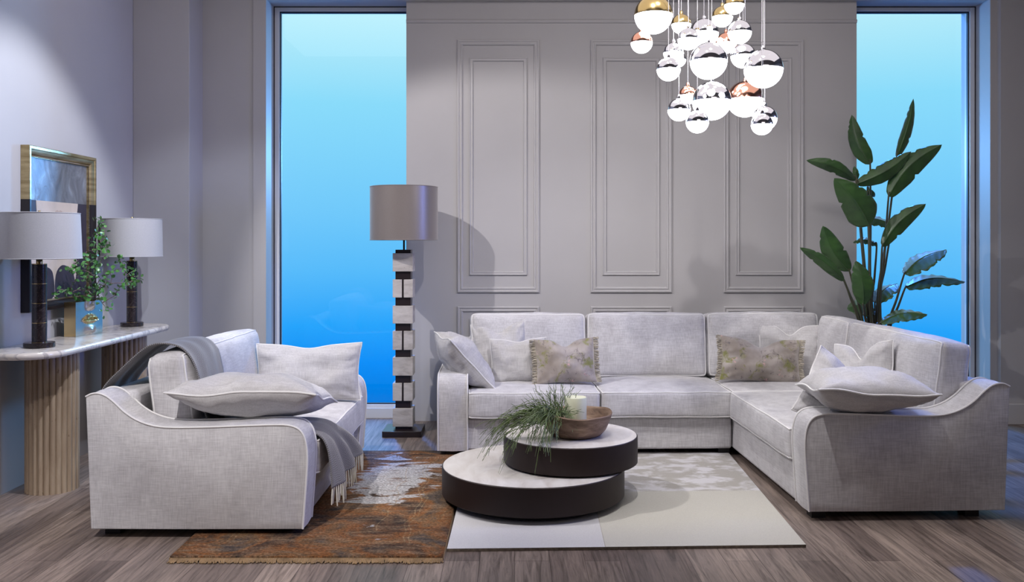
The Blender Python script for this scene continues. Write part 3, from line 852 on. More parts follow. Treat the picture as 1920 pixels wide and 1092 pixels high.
# ------------------------------------------------------------------ coffee table
ct = thing('coffee_table', 'two-tier round coffee table, stone tops on dark bronze drums', 'coffee table', (0.097, 4.79, 0))
cv = G()
def drum(c, r, z0, z1, n1, n2):
    G().lathe([(r - 0.004, z0), (r, z0 + 0.003), (r, z1 - 0.004), (r - 0.003, z1 - 0.0005), (r - 0.006, z1 - 0.002)], 96, (c[0], c[1], 0)).make(n1, 'drum', ct, ang=30)
    G().lathe([(r - 0.006, z1 - 0.006), (r - 0.006, z1 + 0.0005), (0, z1 + 0.0005)], 96, (c[0], c[1], 0)).make(n2, 'trav_top', ct, ang=30)
drum((0, 0), 0.480, 0.048, 0.193, 'lower_drum', 'lower_tabletop')
drum((0.200, 0.045), 0.356, 0.203, 0.343, 'upper_drum', 'upper_tabletop')
G().lathe([(0.40, 0.0145), (0.40, 0.05)], 64).make('plinth', 'black_foot', ct, ang=30)
G().lathe([(0.16, 0.19), (0.16, 0.205)], 48, (0.13, 0.03, 0)).make('swivel', 'black_foot', ct, ang=30)

# ------------------------------------------------------------------ bowl, candle, trailing plant
bx_, by_ = 0.322, 4.80; zb = 0.3445
BR = 0.196
prof = [(0.0, 0.0), (0.115, 0.0), (0.135, 0.006), (0.160, 0.035), (0.182, 0.085), (BR - 0.003, 0.118), (BR - 0.007, 0.123), (BR - 0.014, 0.121), (BR - 0.020, 0.112), (0.160, 0.070), (0.135, 0.030), (0.10, 0.016), (0, 0.013)]
g = G().lathe(prof, 64)
for i, v in enumerate(g.v):
    a = math.atan2(v.y, v.x)
    v.z += (0.005 * math.sin(a * 2 + 0.6) + 0.003 * math.sin(a * 5)) * (v.z / 0.12)
    s = 1 + 0.012 * math.sin(a * 3 + 1)
    v.x *= s; v.y *= s
o = g.make('wooden_bowl', 'woodbowl', None, ang=50); o.location = (bx_, by_, zb)
tag(o, 'rustic round wooden bowl on the upper table top', 'bowl')
cd = thing('pillar_candle', 'thick cream pillar candle standing in the wooden bowl', 'candle', (bx_ + 0.002, by_ + 0.01, zb + 0.0145))
G().lathe([(0.0, 0), (0.056, 0), (0.0575, 0.003), (0.0575, 0.180), (0.055, 0.184), (0.048, 0.182), (0, 0.179)], 48).make('wax', 'wax', cd, ang=50)
G().tube([(0, 0, 0.178), (0.001, 0, 0.188), (0.003, 0, 0.194)], 0.0014, 6).make('wick', 'wick', cd)

g = G(); rnd = random.Random(21)
crown = Vector((0.222, 4.735, 0.425))
def ground(p):
    dx, dy = p.x - 0.297, p.y - 4.835
    if dx * dx + dy * dy < 0.366 ** 2 and p.z < 0.348: 
        if p.z > 0.30 or dx * dx + dy * dy < 0.30 ** 2: p.z = 0.348
        else:
            k = 0.366 / math.sqrt(dx * dx + dy * dy); p.x = 0.297 + dx * k; p.y = 4.835 + dy * k
    dx, dy = p.x - 0.097, p.y - 4.79
    if dx * dx + dy * dy < 0.48 ** 2 and p.z < 0.199: p.z = 0.199
    return p
def cpx(cx, cy, Y): return at(820 + cx / 3.64, 700 + cy / 3.64, Y)
tips = []
for (cx, cy, Y, n, s) in ((790, 85, 4.78, 10, 45), (865, 70, 4.80, 7, 35), (645, 150, 4.74, 14, 45), (740, 120, 4.80, 14, 50), (900, 140, 4.82, 9, 40), (560, 225, 4.70, 16, 45), (940, 300, 4.66, 12, 45), (830, 330, 4.60, 14, 50), (720, 300, 4.60, 14, 60), (830, 210, 4.72, 18, 60),
                           (350, 450, 4.66, 22, 55), (430, 400, 4.66, 18, 50), (290, 590, 4.60, 9, 30), (330, 520, 4.62, 12, 40), (500, 560, 4.47, 13, 40), (420, 680, 4.46, 3, 10), (560, 480, 4.50, 14, 45), (690, 560, 4.455, 16, 45), (665, 690, 4.45, 3, 8), (720, 470, 4.47, 14, 45), (620, 400, 4.52, 20, 60), (480, 330, 4.66, 18, 45), (780, 440, 4.48, 10, 40), (540, 380, 4.60, 16, 50)):
    for i in range(max(2, int(n * 0.62))): tips.append(cpx(cx + rnd.gauss(0, s), cy + rnd.gauss(0, s * .8), Y + rnd.uniform(-.03, .06)))
for tp in tips:
    st = crown + Vector((rnd.gauss(0, .022), rnd.gauss(0, .022), rnd.uniform(-0.03, 0.02)))
    d = tp - st
    h = 0.05 + 0.10 * rnd.random() if tp.z < 0.5 else 0.02
    c1 = st + Vector((d.x * 0.25, d.y * 0.25, max(0, 0) + h)); c2 = st + Vector((d.x * 0.75, d.y * 0.75, h * 0.9 + d.z * 0.35 if d.z < 0 else d.z * .7))
    pts = []
    K = 9
    for k in range(K + 1):
        t_ = k / K
        p = st * (1 - t_) ** 3 + c1 * 3 * t_ * (1 - t_) ** 2 + c2 * 3 * t_ * t_ * (1 - t_) + tp * t_ ** 3
        p += Vector((rnd.uniform(-1, 1), rnd.uniform(-1, 1), rnd.uniform(-1, 1))) * 0.003
        pts.append(ground(p))
    g.tube(pts, [0.0022 - 0.0013 * k / K for k in range(K + 1)], 4)
    for k in range(3, K):
        if rnd.random() < 0.75:
            a = pts[k]; dd = (pts[k + 1] - a).normalized()
            sd = dd.cross(Vector((rnd.uniform(-1, 1), rnd.uniform(-1, 1), rnd.uniform(-.3, .3)))).normalized()
            ln = rnd.uniform(0.022, 0.05)
            b_ = a + (dd * 0.75 + sd * 0.5) * ln * 0.5; e_ = a + (dd * 0.9 + sd * 0.45 + Vector((0, 0, -.1))) * ln
            g.tube([a, ground(b_), ground(e_)], [0.0016, 0.0014, 0.0009], 3)
tp_ = thing('trailing_plant', 'green needle-leaved trailing plant spilling out of the wooden bowl', 'plant', (0, 0, 0))
o = g.make('strands', 'grass', tp_); tag(o, kind='stuff')

# ------------------------------------------------------------------ floor lamp
fl = thing('floor_lamp', 'tall floor lamp of stacked stone and dark wood blocks with a taupe drum shade', 'floor lamp', (-0.79, 6.47, 0))
box('base', -0.137, 0.137, -0.137, 0.137, 0.0, 0.042, 'ebony', fl, bev=0.003)
S = 1700 / 6.45
zz = lambda y: CAMH - (y - 456) / S
for (a, b_) in ((469, 475), (509, 524), (557.5, 573), (606, 620), (655, 669), (703, 717), (750, 764), (798, 808)):
    z0 = max(zz(b_) - 0.002, 0.041)
    w = 0.054
    box('spacer_block', -w, w, -w, w, z0, zz(a) + 0.002, 'ebony', fl, bev=0.001)
for i, (a, b_) in enumerate(((475, 509), (524, 557.5), (573, 606), (620, 655), (669, 703), (717, 750), (764, 798))):
    z1, z0 = zz(a), zz(b_); w = 0.071
    if i % 2 == 0: box('stone_block', -w, w, -w, w, z0, z1, 'trav_block', fl, bev=0.0015)
    else:
        q = 0.0065
        for (x0, x1) in ((-w, -q), (q, w)):
            box('stone_block', x0, x1, -w, w, z0, z1, 'trav_block', fl, bev=0.0015)
        box('spacer_block', -q, q, -w + 0.012, w - 0.012, z0, z1, 'ebony', fl)
G().tube([(0, 0, zz(470)), (0, 0, 1.60)], 0.007, 10).make('stem', 'drum', fl)
G().lathe([(0.012, 1.41), (0.017, 1.42), (0.017, 1.47), (0.012, 1.475)], 20).make('lamp_socket', 'brass', fl)
def shade(parent, r0, r1, z0, z1, mat, th=0.003, name='lamp_shade'):
    o = G().lathe([(r0, z0), (r1, z1), (r1 - th, z1), (r0 - th, z0), (r0, z0)], 72).make(name, mat, parent, ang=35)
    g = G()
    for (r, z) in ((r0, z0), (r1, z1)):
        g.tube([(r * math.cos(a * math.pi / 24), r * math.sin(a * math.pi / 24), z) for a in range(48)], 0.0025, 5, True)
    for a in range(3):
        th_ = a * 2.094
        g.tube([(0, 0, z1 - 0.03), ((r1 - .004) * math.cos(th_), (r1 - .004) * math.sin(th_), z1 - 0.008)], 0.002, 5)
    g.make('shade_ring', mat, o)
    return o
shade(fl, 0.241, 0.241, 1.382, 1.760, 'silkshade')

# ------------------------------------------------------------------ console table
cn = thing('console_table', 'narrow marble console table on two fluted stone pillars by the left wall', 'console table', (-2.555, 5.465, 0))
def stadium(r, hl, n=24):
    pts = []
    for k in range(n + 1): a = math.pi * k / n; pts.append((r * math.cos(a), hl + r * math.sin(a)))
    for k in range(n + 1): a = math.pi + math.pi * k / n; pts.append((r * math.cos(a), -hl + r * math.sin(a)))
    return pts
hl = 0.885 - 0.195
prof = [(0.175, 0.762), (0.188, 0.764), (0.194, 0.772), (0.196, 0.781), (0.194, 0.790), (0.188, 0.798), (0.175, 0.800)]
vs = []; fs = []
for (r, z) in prof:
    ps = stadium(r, hl); n = len(ps)
    vs += [(x, y, z) for x, y in ps]
for i in range(len(prof) - 1):
    for k in range(n):
        a = i * n + k; b_ = i * n + (k + 1) % n
        fs.append((a, b_, b_ + n, a + n))
fs.append(tuple(range(n))[::-1]); fs.append(tuple((len(prof) - 1) * n + k for k in range(n)))
mk('tabletop', vs, fs, 'marble', cn, ang=35)
for y in (-0.455, 0.47):
    nf = 26; R0 = 0.137; pts = []
    for k in range(nf):
        for q in range(8):
            a = 2 * math.pi * (k + q / 8) / nf
            rr = R0 * (1 - 0.0) - 0.013 * (1 - math.sin(math.pi * q / 8) ** 0.7)
            pts.append((rr * math.cos(a), y + rr * math.sin(a)))
    n = len(pts)
    v2 = [(px, py, z) for z in (0.0, 0.765) for (px, py) in pts]
    f2 = [(k, (k + 1) % n, n + (k + 1) % n, n + k) for k in range(n)] + [tuple(range(n))[::-1], tuple(n + k for k in range(n))]
    mk('leg', v2, f2, 'trav_leg', cn, ang=50)

# table lamps
def table_lamp(label, loc, rb, rc_, rs0, rs1, zs0, zs1):
    t_ = thing('table_lamp', label, 'table lamp', loc)
    z = loc[2]
    G().lathe([(rb - 0.003, 0), (rb, 0.003), (rb, 0.024), (rb - 0.003, 0.027)], 48).make('base', 'blackmarble', t_, ang=40)
    top = zs0 - z - 0.03
    hgt = (top - 0.027) / 4
    for k in range(4):
        G().lathe([(rc_, 0.027 + k * hgt + 0.0015), (rc_, 0.027 + (k + 1) * hgt - 0.0015)], 40).make('column_section', 'blackmarble', t_, ang=40)
    for k in range(5):
        g = G().lathe([(rc_ - 0.001, 0.025 + k * hgt), (rc_ + 0.0006, 0.0255 + k * hgt), (rc_ + 0.0006, 0.0285 + k * hgt), (rc_ - 0.001, 0.029 + k * hgt)], 40)
        g.make('brass_ring', 'brass', t_)
    G().lathe([(0.016, top), (0.016, top + 0.06), (0.012, top + 0.065), (0.012, top + 0.11)], 24).make('lamp_socket', 'brass', t_)
    G().tube([(0, 0, top + .05), (0, 0, zs1 - z + 0.01)], 0.003, 6).make('harp', 'brass', t_)
    G().lathe([(0.0, zs1 - z - 0.02), (0.006, zs1 - z - .015), (0.009, zs1 - z + 0.006), (0.006, zs1 - z + 0.014), (0, zs1 - z + 0.016)], 16).make('finial', 'brass', t_)
    shade(t_, rs0, rs1, zs0 - z, zs1 - z, 'whiteshade')
table_lamp('black marble table lamp with white drum shade on the near end of the console table', (-2.553, 4.87, 0.8005), 0.078, 0.0375, 0.210, 0.200, 1.277, 1.520)
table_lamp('black marble table lamp with white drum shade on the far end of the console table', (-2.575, 6.10, 0.8005), 0.073, 0.034, 0.195, 0.191, 1.270, 1.521)

# vase with lips
A = Vector((-2.612, 5.395, 0)); B = Vector((-2.575, 5.665, 0))
xd = (B - A).normalized(); yd = Vector((-xd.y, xd.x, 0))        # yd points to the wall side
vz = thing('lip_vase', 'slim square gold vase embossed with lips and nose on the console table', 'vase')
vz.matrix_world = Matrix(((xd.x, yd.x, 0, A.x), (xd.y, yd.y, 0, A.y), (0, 0, 1, 0.801), (0, 0, 0, 1)))
VW, VH, VD = 0.272, 0.205, 0.075
NX, NZ = 64, 48
def relief(u, v):     # u,v 0..1 on the front face; returns outward bulge
    x = (u - 0.52) * VW; z = (v - 0.0) * VH
    h = 0.0
    lx = x / 0.075
    if abs(lx) < 1:
        zc = 0.098 + 0.004 * math.cos(lx * 3)
        up = 0.026 * (1 - lx * lx) ** 0.8 * (1 - 0.25 * math.exp(-(lx / 0.14) ** 2)); lo = 0.032 * (1 - lx * lx) ** 0.6
        if z >= zc and z < zc + up: h += 0.017 * math.sin(math.pi * min(1, (z - zc) / up) ** 0.8) 
        if z < zc and z > zc - lo: h += 0.020 * math.sin(math.pi * min(1, (zc - z) / lo) ** 0.9)
    h += 0.030 * math.exp(-(x / 0.020) ** 2) * max(0, min(1, (z - 0.145) / 0.03)) 
    h += 0.010 * math.exp(-((abs(x) - 0.028) / 0.014) ** 2) * max(0, min(1, (z - 0.150) / 0.02))
    h += 0.016 * math.exp(-(x / 0.040) ** 2 - ((z - 0.030) / 0.022) ** 2)
    e_ = min(u, 1 - u, v * .8, 1.2) 
    return h * max(0, min(1, e_ / 0.05))
vs = []; fs = []
for i in range(NX + 1):
    for j in range(NZ + 1):
        u, v = i / NX, j / NZ
        vs.append((u * VW, -relief(u, v), v * VH))
for i in range(NX):
    for j in range(NZ):
        a = i * (NZ + 1) + j; fs.append((a, a + NZ + 1, a + NZ + 2, a + 1))
k0 = len(vs)
vs += [(0, VD, 0), (VW, VD, 0), (VW, VD, VH), (0, VD, VH)]
bl, br_, tr_, tl = 0, NX * (NZ + 1), NX * (NZ + 1) + NZ, NZ
fs += [(k0, k0 + 1, k0 + 2, k0 + 3)]
fs += [tuple([k0, k0 + 3] + [NZ - j for j in range(NZ + 1)])]
fs += [tuple([k0 + 1] + [NX * (NZ + 1) + j for j in range(NZ + 1)] + [k0 + 2])]
fs += [tuple([k0 + 1, k0] + [i * (NZ + 1) for i in range(NX + 1)])]
# open mouth: rim and inner box
q = 0.006
r0 = len(vs)
vs += [(q, q, VH), (VW - q, q, VH), (VW - q, VD - q, VH), (q, VD - q, VH), (q, q, 0.02), (VW - q, q, 0.02), (VW - q, VD - q, 0.02), (q, VD - q, 0.02)]
fs += [(r0, r0 + 4, r0 + 5, r0 + 1), (r0 + 1, r0 + 5, r0 + 6, r0 + 2), (r0 + 2, r0 + 6, r0 + 7, r0 + 3), (r0 + 3, r0 + 7, r0 + 4, r0), (r0 + 4, r0 + 7, r0 + 6, r0 + 5)]
fs += [(k0 + 3, k0 + 2, r0 + 2, r0 + 3), (tl, k0 + 3, r0 + 3, r0), (k0 + 2, tr_, r0 + 1, r0 + 2)]
fs += [tuple([i * (NZ + 1) + NZ for i in range(NX + 1)] + [r0 + 1, r0])]
fm = []
for i in range(NX):
    for j in range(NZ):
        x = ((i + .5) / NX - 0.52) * VW; z = (j + .5) / NZ * VH; lx = x / 0.078
        fm.append(0 if (abs(lx) < 1 and 0.098 - 0.035 * (1 - lx * lx) ** .6 < z < 0.098 + 0.030 * (1 - lx * lx) ** .7) else 1)
fm += [0] * (len(fs) - len(fm))
mk('vase_body', vs, fs, None, vz, ang=35, mats=['goldvase', 'vase_reflection'], fm=fm)

# leafy branches in the vase
lb = thing('leafy_branches', 'loose green leafy branches standing in the gold vase', 'branches', (0, 0, 0))
rnd = random.Random(11)
cl = [(365, 90), (385, 125), (360, 220), (420, 230), (415, 275), (455, 315), (325, 290), (330, 350), (390, 340), (350, 420), (430, 390), (265, 400), (245, 410), (185, 450), (555, 415), (560, 490), (545, 430), (655, 520), (690, 590), (620, 640), (650, 600), (560, 640),
      (465, 530), (240, 510), (160, 530), (135, 515), (200, 590), (30, 690), (90, 690), (140, 700), (270, 590), (310, 620), (270, 680), (380, 660), (420, 640), (340, 560), (330, 480), (210, 720), (240, 750), (370, 720), (400, 780), (430, 815), (495, 725), (300, 700), (390, 580), (470, 620), (590, 560), (600, 500), (610, 620), (350, 640), (310, 540), (365, 500), (280, 560)]
root = Vector((-2.63, 5.53, 0.93))
P3 = []
for (cx, cy) in cl:
    Y = 5.52 + rnd.uniform(-0.10, 0.10) + (cx - 300) * 0.0003
    p = at(100 + cx / 4.368, 390 + cy / 4.368, Y)
    if p.x < -2.66: p = at(100 + cx / 4.368, 390 + cy / 4.368, 2.66 * 1700 / (965 - (100 + cx / 4.368)))
    P3.append(p)
order = sorted(range(len(P3)), key=lambda i: (P3[i] - root).length)
nodes = [root]; par = {}
mouth = Vector((-2.62, 5.53, 1.0))
nodes = [mouth]
gs = G(); gl = G()
gs.tube([Vector((-2.62, 5.53, 0.84)), mouth], 0.004, 5)
for i in order:
    p = P3[i]
    best = min(nodes, key=lambda q: (q - p).length + 0.15 * (q - mouth).length + (0.3 if q.z > p.z + 0.05 and (p.z > 1.02) else 0))
    mid = (best + p) / 2 + Vector((rnd.uniform(-.015, .015), rnd.uniform(-.015, .015), rnd.uniform(0, .02)))
    d0 = (best - mouth).length
    r = max(0.0012, 0.0032 - 0.004 * d0)
    gs.tube(catmull([best, mid, p], 3), [r] * 3 + [r * .8] * 4, 5)
    nodes.append(p)
    nl = rnd.randint(6, 10)
    for k in range(nl):
        c = p + Vector((rnd.gauss(0, .018), rnd.gauss(0, .018), rnd.gauss(0, .018)))
        c.x = max(c.x, -2.70)
        d = Vector((rnd.gauss(0, 1), rnd.gauss(0, 1), rnd.gauss(0.2, 1))).normalized()
        s = d.cross(Vector((rnd.gauss(0, 1), rnd.gauss(0, 1), rnd.gauss(0, 1)))).normalized(); n_ = d.cross(s)
        l = rnd.uniform(0.022, 0.036); w = l * 0.33
        a = c; 
        V_ = [a, a + d * l * .3 + s * w * .8, a + d * l * .65 + s * w, a + d * l, a + d * l * .65 - s * w, a + d * l * .3 - s * w * .8, a + d * l * .35 - n_ * l * .07, a + d * l * .68 - n_ * l * .07]
        gl.add(V_, [(0, 1, 6), (1, 2, 7, 6), (2, 3, 7), (0, 6, 5), (6, 7, 4, 5), (7, 3, 4)])
gs.make('twigs', 'twig', lb)
o = gl.make('leaves', 'smallleaf', lb, ang=80); tag(o, kind='stuff')

# ------------------------------------------------------------------ framed picture on the left wall
fp = thing('framed_picture', 'framed picture, gold above and black below, with a pale painted figure', 'picture', (-2.769, 5.49, 1.44))
HY, HZ = 0.408, 0.472
SPL = 0.167
FP = [(0, 0.0), (0, 0.046), (0.004, 0.050), (0.018, 0.050), (0.022, 0.044), (0.030, 0.042), (0.046, 0.034), (0.052, 0.026), (0.052, 0.008)]
def fpoint(y, z, h): return (h, y, z)
vs = []; fs = []; fm = []
loops = []
for (i, h) in FP:
    a, b_ = HY - i, HZ - i
    loops.append([(-a, -b_), (a, -b_), (a, SPL), (a, b_), (-a, b_), (-a, SPL)])
for lp, (i, h) in zip(loops, FP):
    for (y, z) in lp: vs.append((h, y, z))
for r in range(len(FP) - 1):
    for k in range(6):
        a = r * 6 + k; b_ = r * 6 + (k + 1) % 6
        fs.append((a, b_, b_ + 6, a + 6)); fm.append(1 if k in (0, 1, 5) else 0)
mk('frame', vs, fs, None, fp, mats=['gilt', 'frameblack'], fm=fm, ang=25)
g = G()
a, b_ = HY - 0.055, HZ - 0.055
nn = 0
def bead(y, z):
    g.lathe([(0, -0.004), (0.0035, -0.002), (0.0035, 0.002), (0, 0.004)], 6, (0.024, y, z))
k = 0.0
while k < 2 * b_: 
    bead(-a, -b_ + k); bead(a, -b_ + k); k += 0.0095
k = 0.0
while k < 2 * a:
    bead(-a + k, b_); bead(-a + k, -b_); k += 0.0095
g.box(0.010, 0.021, -a - 0.004, -a + 0.006, -b_, b_).box(0.010, 0.021, a - 0.006, a + 0.004, -b_, b_).box(0.010, 0.021, -a, a, b_ - 0.006, b_ + 0.004).box(0.010, 0.021, -a, a, -b_ - 0.004, -b_ + 0.006)
g.make('beading', 'gilt', fp)
mk('metal_leaf_panel', *(lambda q: (q.v, q.f))(G().box(0.008, 0.013, -a, a, SPL, b_)), 'metalleaf', fp, smooth=False)
cvs = G().box(0.008, 0.012, -a, a, -b_, SPL).make('canvas', 'navy', fp, smooth=False)
def flat(name, pts, mat, h):
    pts = [(y, z) for y, z in pts]; n = len(pts)
    vs = [(0.0115, y, z) for y, z in pts] + [(h, y, z) for y, z in pts]
    fs = [tuple(range(n)), tuple(n + k for k in range(n))] + [(k, (k + 1) % n, n + (k + 1) % n, n + k) for k in range(n)]
    return mk(name, vs, fs, mat, cvs, smooth=False)
sm_ = lambda p: [(q.x, q.y) for q in catmull([(a_, b2, 0) for a_, b2 in p], 4, True)]
# pale head, neck and shoulders
flat('painted_figure', [(-0.27, SPL)] + [(q.x, q.y) for q in catmull([(-0.27, SPL, 0), (-0.255, 0.06, 0), (-0.22, -0.02, 0), (-0.24, -0.10, 0), (-0.34, -0.16, 0), (-0.352, -0.22, 0)], 5)] +
     [(-0.352, -b_ + 0.004), (0.19, -b_ + 0.004)] + [(q.x, q.y) for q in catmull([(0.20, -0.30, 0), (0.22, -0.22, 0), (0.19, -0.12, 0), (0.13, -0.06, 0), (0.13, 0.02, 0), (0.21, 0.09, 0), (0.23, SPL, 0)], 5)], 'flesh', 0.0135)
flat('painted_dress', sm_([(-0.33, -0.40), (-0.33, -0.28), (-0.24, -0.215), (-0.12, -0.23), (-0.075, -0.28), (-0.07, -0.40), (-0.2, -0.412)]), 'navy', 0.0145)
flat('painted_dress', sm_([(-0.045, -0.40), (-0.045, -0.27), (0.03, -0.215), (0.13, -0.24), (0.185, -0.30), (0.19, -0.40), (0.08, -0.412)]), 'navy', 0.0145)
flat('painted_lips', sm_([(-0.055, 0.105), (-0.03, 0.118), (-0.01, 0.112), (0.01, 0.118), (0.035, 0.105), (-0.01, 0.088)]), 'flesh2', 0.0145)

# ------------------------------------------------------------------ tall broad-leaved plant
pp = thing('potted_plant', 'tall broad-leaved green plant standing in the corner behind the sofa', 'plant', (2.66, 6.52, 0))
G().lathe([(0.0, 0.0), (0.10, 0.0), (0.11, 0.01), (0.145, 0.26), (0.15, 0.27), (0.142, 0.275), (0.135, 0.26), (0.13, 0.235), (0, 0.235)], 40).make('pot', 'pot', pp, ang=40)
G().lathe([(0.131, 0.232), (0.10, 0.243), (0, 0.248)], 32).make('soil', 'soil', pp, ang=60)
O = Vector((2.66, 6.52, 0))
def lc(cx, cy, Y): return at(1480 + cx / 2.322, 170 + cy / 2.322, Y)
LEAVES = [  # base, tip, width px, depth base, depth tip, fold, bend, stalk foot, broad end (0 base .. 1 tip)
    ((352, 322), (272, 106), 74, 6.62, 6.70, 0.5, -14, (345, 900), 0.25),
    ((468, 292), (540, 36), 44, 6.60, 6.66, 0.9, 8, (375, 980), 0.3),
    ((432, 462), (664, 236), 100, 6.45, 6.40, 0.5, -24, (392, 980), 0.35),
    ((292, 408), (530, 266), 76, 6.46, 6.42, 0.6, 14, (340, 980), 0.35),
    ((290, 392), (75, 304), 58, 6.50, 6.45, 0.6, 16, (330, 980), 0.4),
    ((348, 590), (196, 382), 138, 6.34, 6.30, 0.35, 12, (345, 980), 0.22),
    ((404, 680), (594, 494), 78, 6.42, 6.36, 0.5, -18, (385, 990), 0.4),
    ((262, 788), (146, 590), 96, 6.40, 6.36, 0.4, -14, (300, 1000), 0.35),
    ((240, 830), (46, 684), 56, 6.42, 6.40, 0.6, 10, (280, 1000), 0.35),
    ((218, 780), (150, 726), 36, 6.50, 6.50, 0.5, 4, (290, 1000), 0.35),
    ((322, 936), (290, 742), 92, 6.32, 6.30, 0.35, 10, (320, 1010), 0.35),
    ((500, 800), (684, 694), 84, 6.50, 6.50, 0.5, -12, (430, 1040), 0.35),
    ((505, 858), (764, 834), 62, 6.52, 6.55, 0.5, -22, (440, 1040), 0.35),
    ((396, 1012), (600, 976), 58, 6.40, 6.36, 0.5, -14, (385, 1040), 0.45),
    ((372, 924), (470, 842), 74, 6.58, 6.60, 0.5, -4, (370, 1010), 0.4),
    ((378, 958), (252, 950), 74, 6.55, 6.56, 0.5, 6, (360, 1010), 0.4),
    ((445, 584), (282, 572), 48, 6.62, 6.66, 0.5, 8, (380, 980), 0.3),
    ((380, 672), (278, 662), 30, 6.62, 6.66, 0.5, 4, (350, 980), 0.3),
    ((296, 384), (282, 330), 26, 6.66, 6.68, 0.6, 0, (330, 980), 0.3),
    ((340, 432), (372, 462), 26, 6.64, 6.66, 0.6, 0, (345, 980), 0.3),
]
rnd = random.Random(5)
for li, (b0, t0, wpx, Y0, Y1, fold, bend, foot, broad) in enumerate(LEAVES):
    P0 = lc(*b0, Y0); P1 = lc(*t0, Y1)
    ax = (P1 - P0); Ln = ax.length; ax.normalize()
    toc = (Vector((0, 0, CAMH)) - (P0 + P1) / 2).normalized()
    side = ax.cross(toc).normalized(); nrm = side.cross(ax).normalized()
    hw = wpx / 2.322 / 1700 * Y0 / 2 / math.cos(fold)
    if li in (11, 12, 13, 14, 15, 16, 17):          # leaves lying flat: blade tips away from the viewer
        ph = R(58) * (-1 if side.z > 0 else 1)
        side = (side * math.cos(ph) + nrm * math.sin(ph)).normalized(); nrm = side.cross(ax).normalized()
        hw /= math.cos(ph) * 1.15; fold = 0.25
    NL, NW = 26, 6
    bendm = bend / 2.322 / 1700 * Y0
    notch = {rnd.randint(6, NL - 4): rnd.choice((-1, 1)) for _ in range(3)}
    vs = []; fs = []
    mids = []
    for i in range(NL + 1):
        s = i / NL
        c = P0 + ax * Ln * s + side * bendm * math.sin(math.pi * s) * 1.2 + nrm * (0.03 * math.sin(math.pi * s))
        mids.append(c)
        kk = broad
        prof_ = (s / kk) ** 0.45 if s < kk else max(0, 1 - ((s - kk) / (1 - kk)) ** 2.3) ** 0.8
        prof_ = min(1, prof_)
        for j in range(-NW, NW + 1):
            q = j / NW
            w = hw * prof_
            if i in notch and (q * notch[i]) > 0.3: w *= 0.80
            rip = 0.004 * math.sin(s * 40 + j) * abs(q)
            vs.append(c + side * w * q * math.cos(fold * abs(q) ** 0.5) - nrm * (w * abs(q) * math.sin(fold) * 0.9 + rip))
    for i in range(NL):
        for j in range(2 * NW):
            a = i * (2 * NW + 1) + j
            fs.append((a, a + 1, a + 2 * NW + 2, a + 2 * NW + 1))
    vs = [v - O for v in vs]
    lf = mk('leaf', vs, fs, 'bigleaf', pp, ang=80)
    md = lf.modifiers.new('solid', 'SOLIDIFY'); md.thickness = 0.0016; md.offset = 0
    G().tube([m_ - O + nrm * 0.0008 for m_ in mids], [0.004 - 0.003 * i / NL for i in range(NL + 1)], 5).make('midrib', 'bigleaf', lf)
    F = lc(*foot, 6.45 * 0.6 + Y0 * 0.4)
    F = F.lerp(O + Vector((0, 0, F.z)), 0.15)
    E = O + Vector((rnd.uniform(-.07, .07), rnd.uniform(-.07, .07), 0.24))
    pts = catmull([E - O, F - O, (F * .45 + P0 * .55) - O, P0 - O, P0 + ax * 0.02 - O], 6)
    nP = len(pts)
    G().tube(pts, [0.012 - 0.0075 * (i / (nP - 1)) for i in range(nP)], 7).make('stalk', 'bigstem', pp)

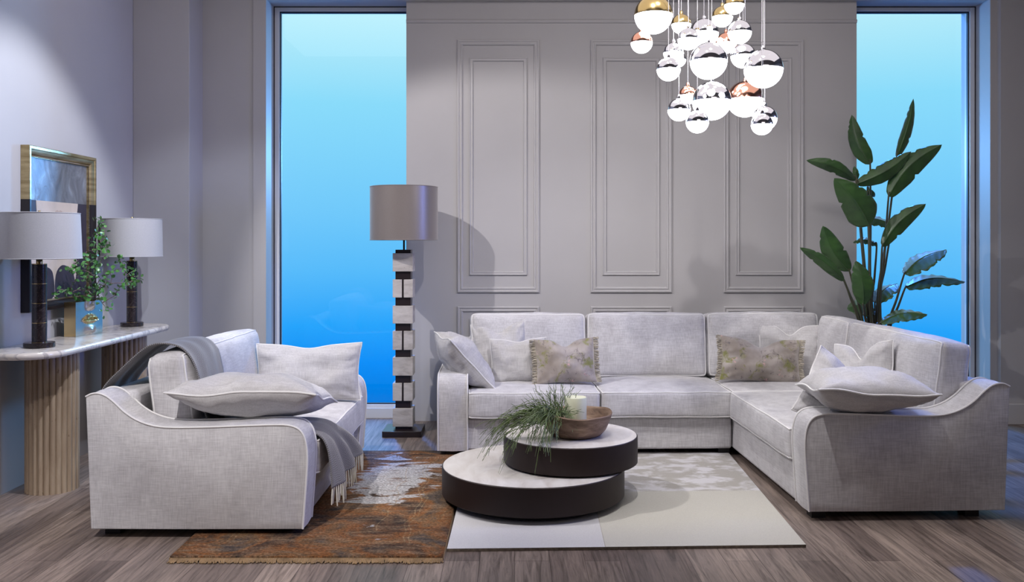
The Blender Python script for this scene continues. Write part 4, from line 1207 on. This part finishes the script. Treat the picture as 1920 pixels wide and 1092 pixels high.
# ------------------------------------------------------------------ pendant lights
PEND = [  # crop x, y, radius, cap, depth, words
    (274, 118, 150, 'goldcap', 4.70, 'large gold-capped pendant globe, topmost on the left of the cluster'),
    (493, 190, 77, 'goldcap', 4.95, 'small gold-capped pendant globe just right of the largest gold one'),
    (181, 335, 86, 'copper', 4.75, 'small copper-capped pendant globe hanging lowest at the far left'),
    (432, 415, 80, 'chrome', 5.00, 'small chrome-capped pendant globe partly hidden above the leftmost chrome one'),
    (393, 545, 94, 'chrome', 4.62, 'chrome-capped pendant globe, leftmost of the middle tier'),
    (470, 470, 60, 'chrome', 5.20, 'tiny bright pendant globe peeping from behind the leftmost chrome globe'),
    (550, 308, 86, 'chrome', 4.80, 'chrome-capped pendant globe overlapping the large one in the upper middle'),
    (672, 262, 114, 'chrome', 5.05, 'large chrome-capped pendant globe behind the upper middle of the cluster'),
    (708, 481, 146, 'chrome', 4.62, 'large chrome-capped pendant globe in the very centre of the cluster'),
    (816, 132, 82, 'goldcap', 4.90, 'small gold-capped pendant globe right of centre near the top'),
    (910, 36, 78, 'goldcap', 4.70, 'small pendant globe cut by the top edge, its cap out of view'),
    (953, 253, 93, 'chrome', 4.85, 'chrome-capped pendant globe in the upper right of the cluster'),
    (845, 340, 82, 'copper', 5.10, 'small copper-capped pendant globe in the middle behind two chrome ones'),
    (980, 440, 97, 'chrome', 4.95, 'chrome-capped pendant globe just left of the large right-hand one'),
    (1140, 543, 152, 'chrome', 4.62, 'large chrome-capped pendant globe, rightmost of the cluster'),
    (545, 750, 72, 'copper', 5.00, 'small copper-capped pendant globe above the two lowest left ones'),
    (475, 865, 90, 'chrome', 4.66, 'chrome-capped pendant globe, leftmost of the lowest tier'),
    (620, 960, 90, 'chrome', 4.58, 'chrome-capped pendant globe hanging lowest under the largest lower globe'),
    (733, 795, 153, 'chrome', 4.86, 'large chrome-capped pendant globe in the lower middle of the cluster'),
    (996, 782, 142, 'copper', 5.12, 'large copper-capped pendant globe in the lower right of the cluster'),
    (1150, 932, 97, 'chrome', 4.72, 'chrome-capped pendant globe, upper of the overlapping pair at the lower right'),
    (1128, 980, 85, 'chrome', 4.45, 'small pendant globe, lower of the overlapping pair at the lower right'),
    (935, 5, 50, 'chrome', 5.15, 'small pendant globe mostly above the frame, right of the gold ones'),
]
for (cx, cy, r, cap, Y, lab) in PEND:
    C = at(1160 + cx / 4.2, cy / 4.2, Y); rr = r / 4.2 / 1700 * Y
    p = thing('pendant_light', lab, 'pendant lamp', C, group='cluster of globe pendants above the coffee table')
    n = 14
    up = [(rr * math.cos(a * math.pi / 2 / n), rr * math.sin(a * math.pi / 2 / n)) for a in range(n + 1)]
    up[-1] = (0, rr)
    G().lathe([(rr * 1.006, -0.002), (rr * 1.006, 0.002)] + [(a * 1.004, b2 * 1.004) for a, b2 in up[1:]], 40).make('metal_cap', cap, p, ang=40)
    dn = [(rr * math.cos(a * math.pi / 2 / n) * 0.995, -rr * math.sin(a * math.pi / 2 / n) * 0.995) for a in range(n + 1)]
    dn[-1] = (0, -rr)
    G().lathe(dn[::-1], 40).make('glass_diffuser', 'glow', p, ang=40)
    G().lathe([(0.010, rr - 0.004), (0.010, rr + 0.012), (0.004, rr + 0.020)], 14).make('cord_grip', cap, p)
    G().tube([(0, 0, rr), (0, 0, 3.70 - C.z)], 0.0016, 5).make('cord', 'cord', p)
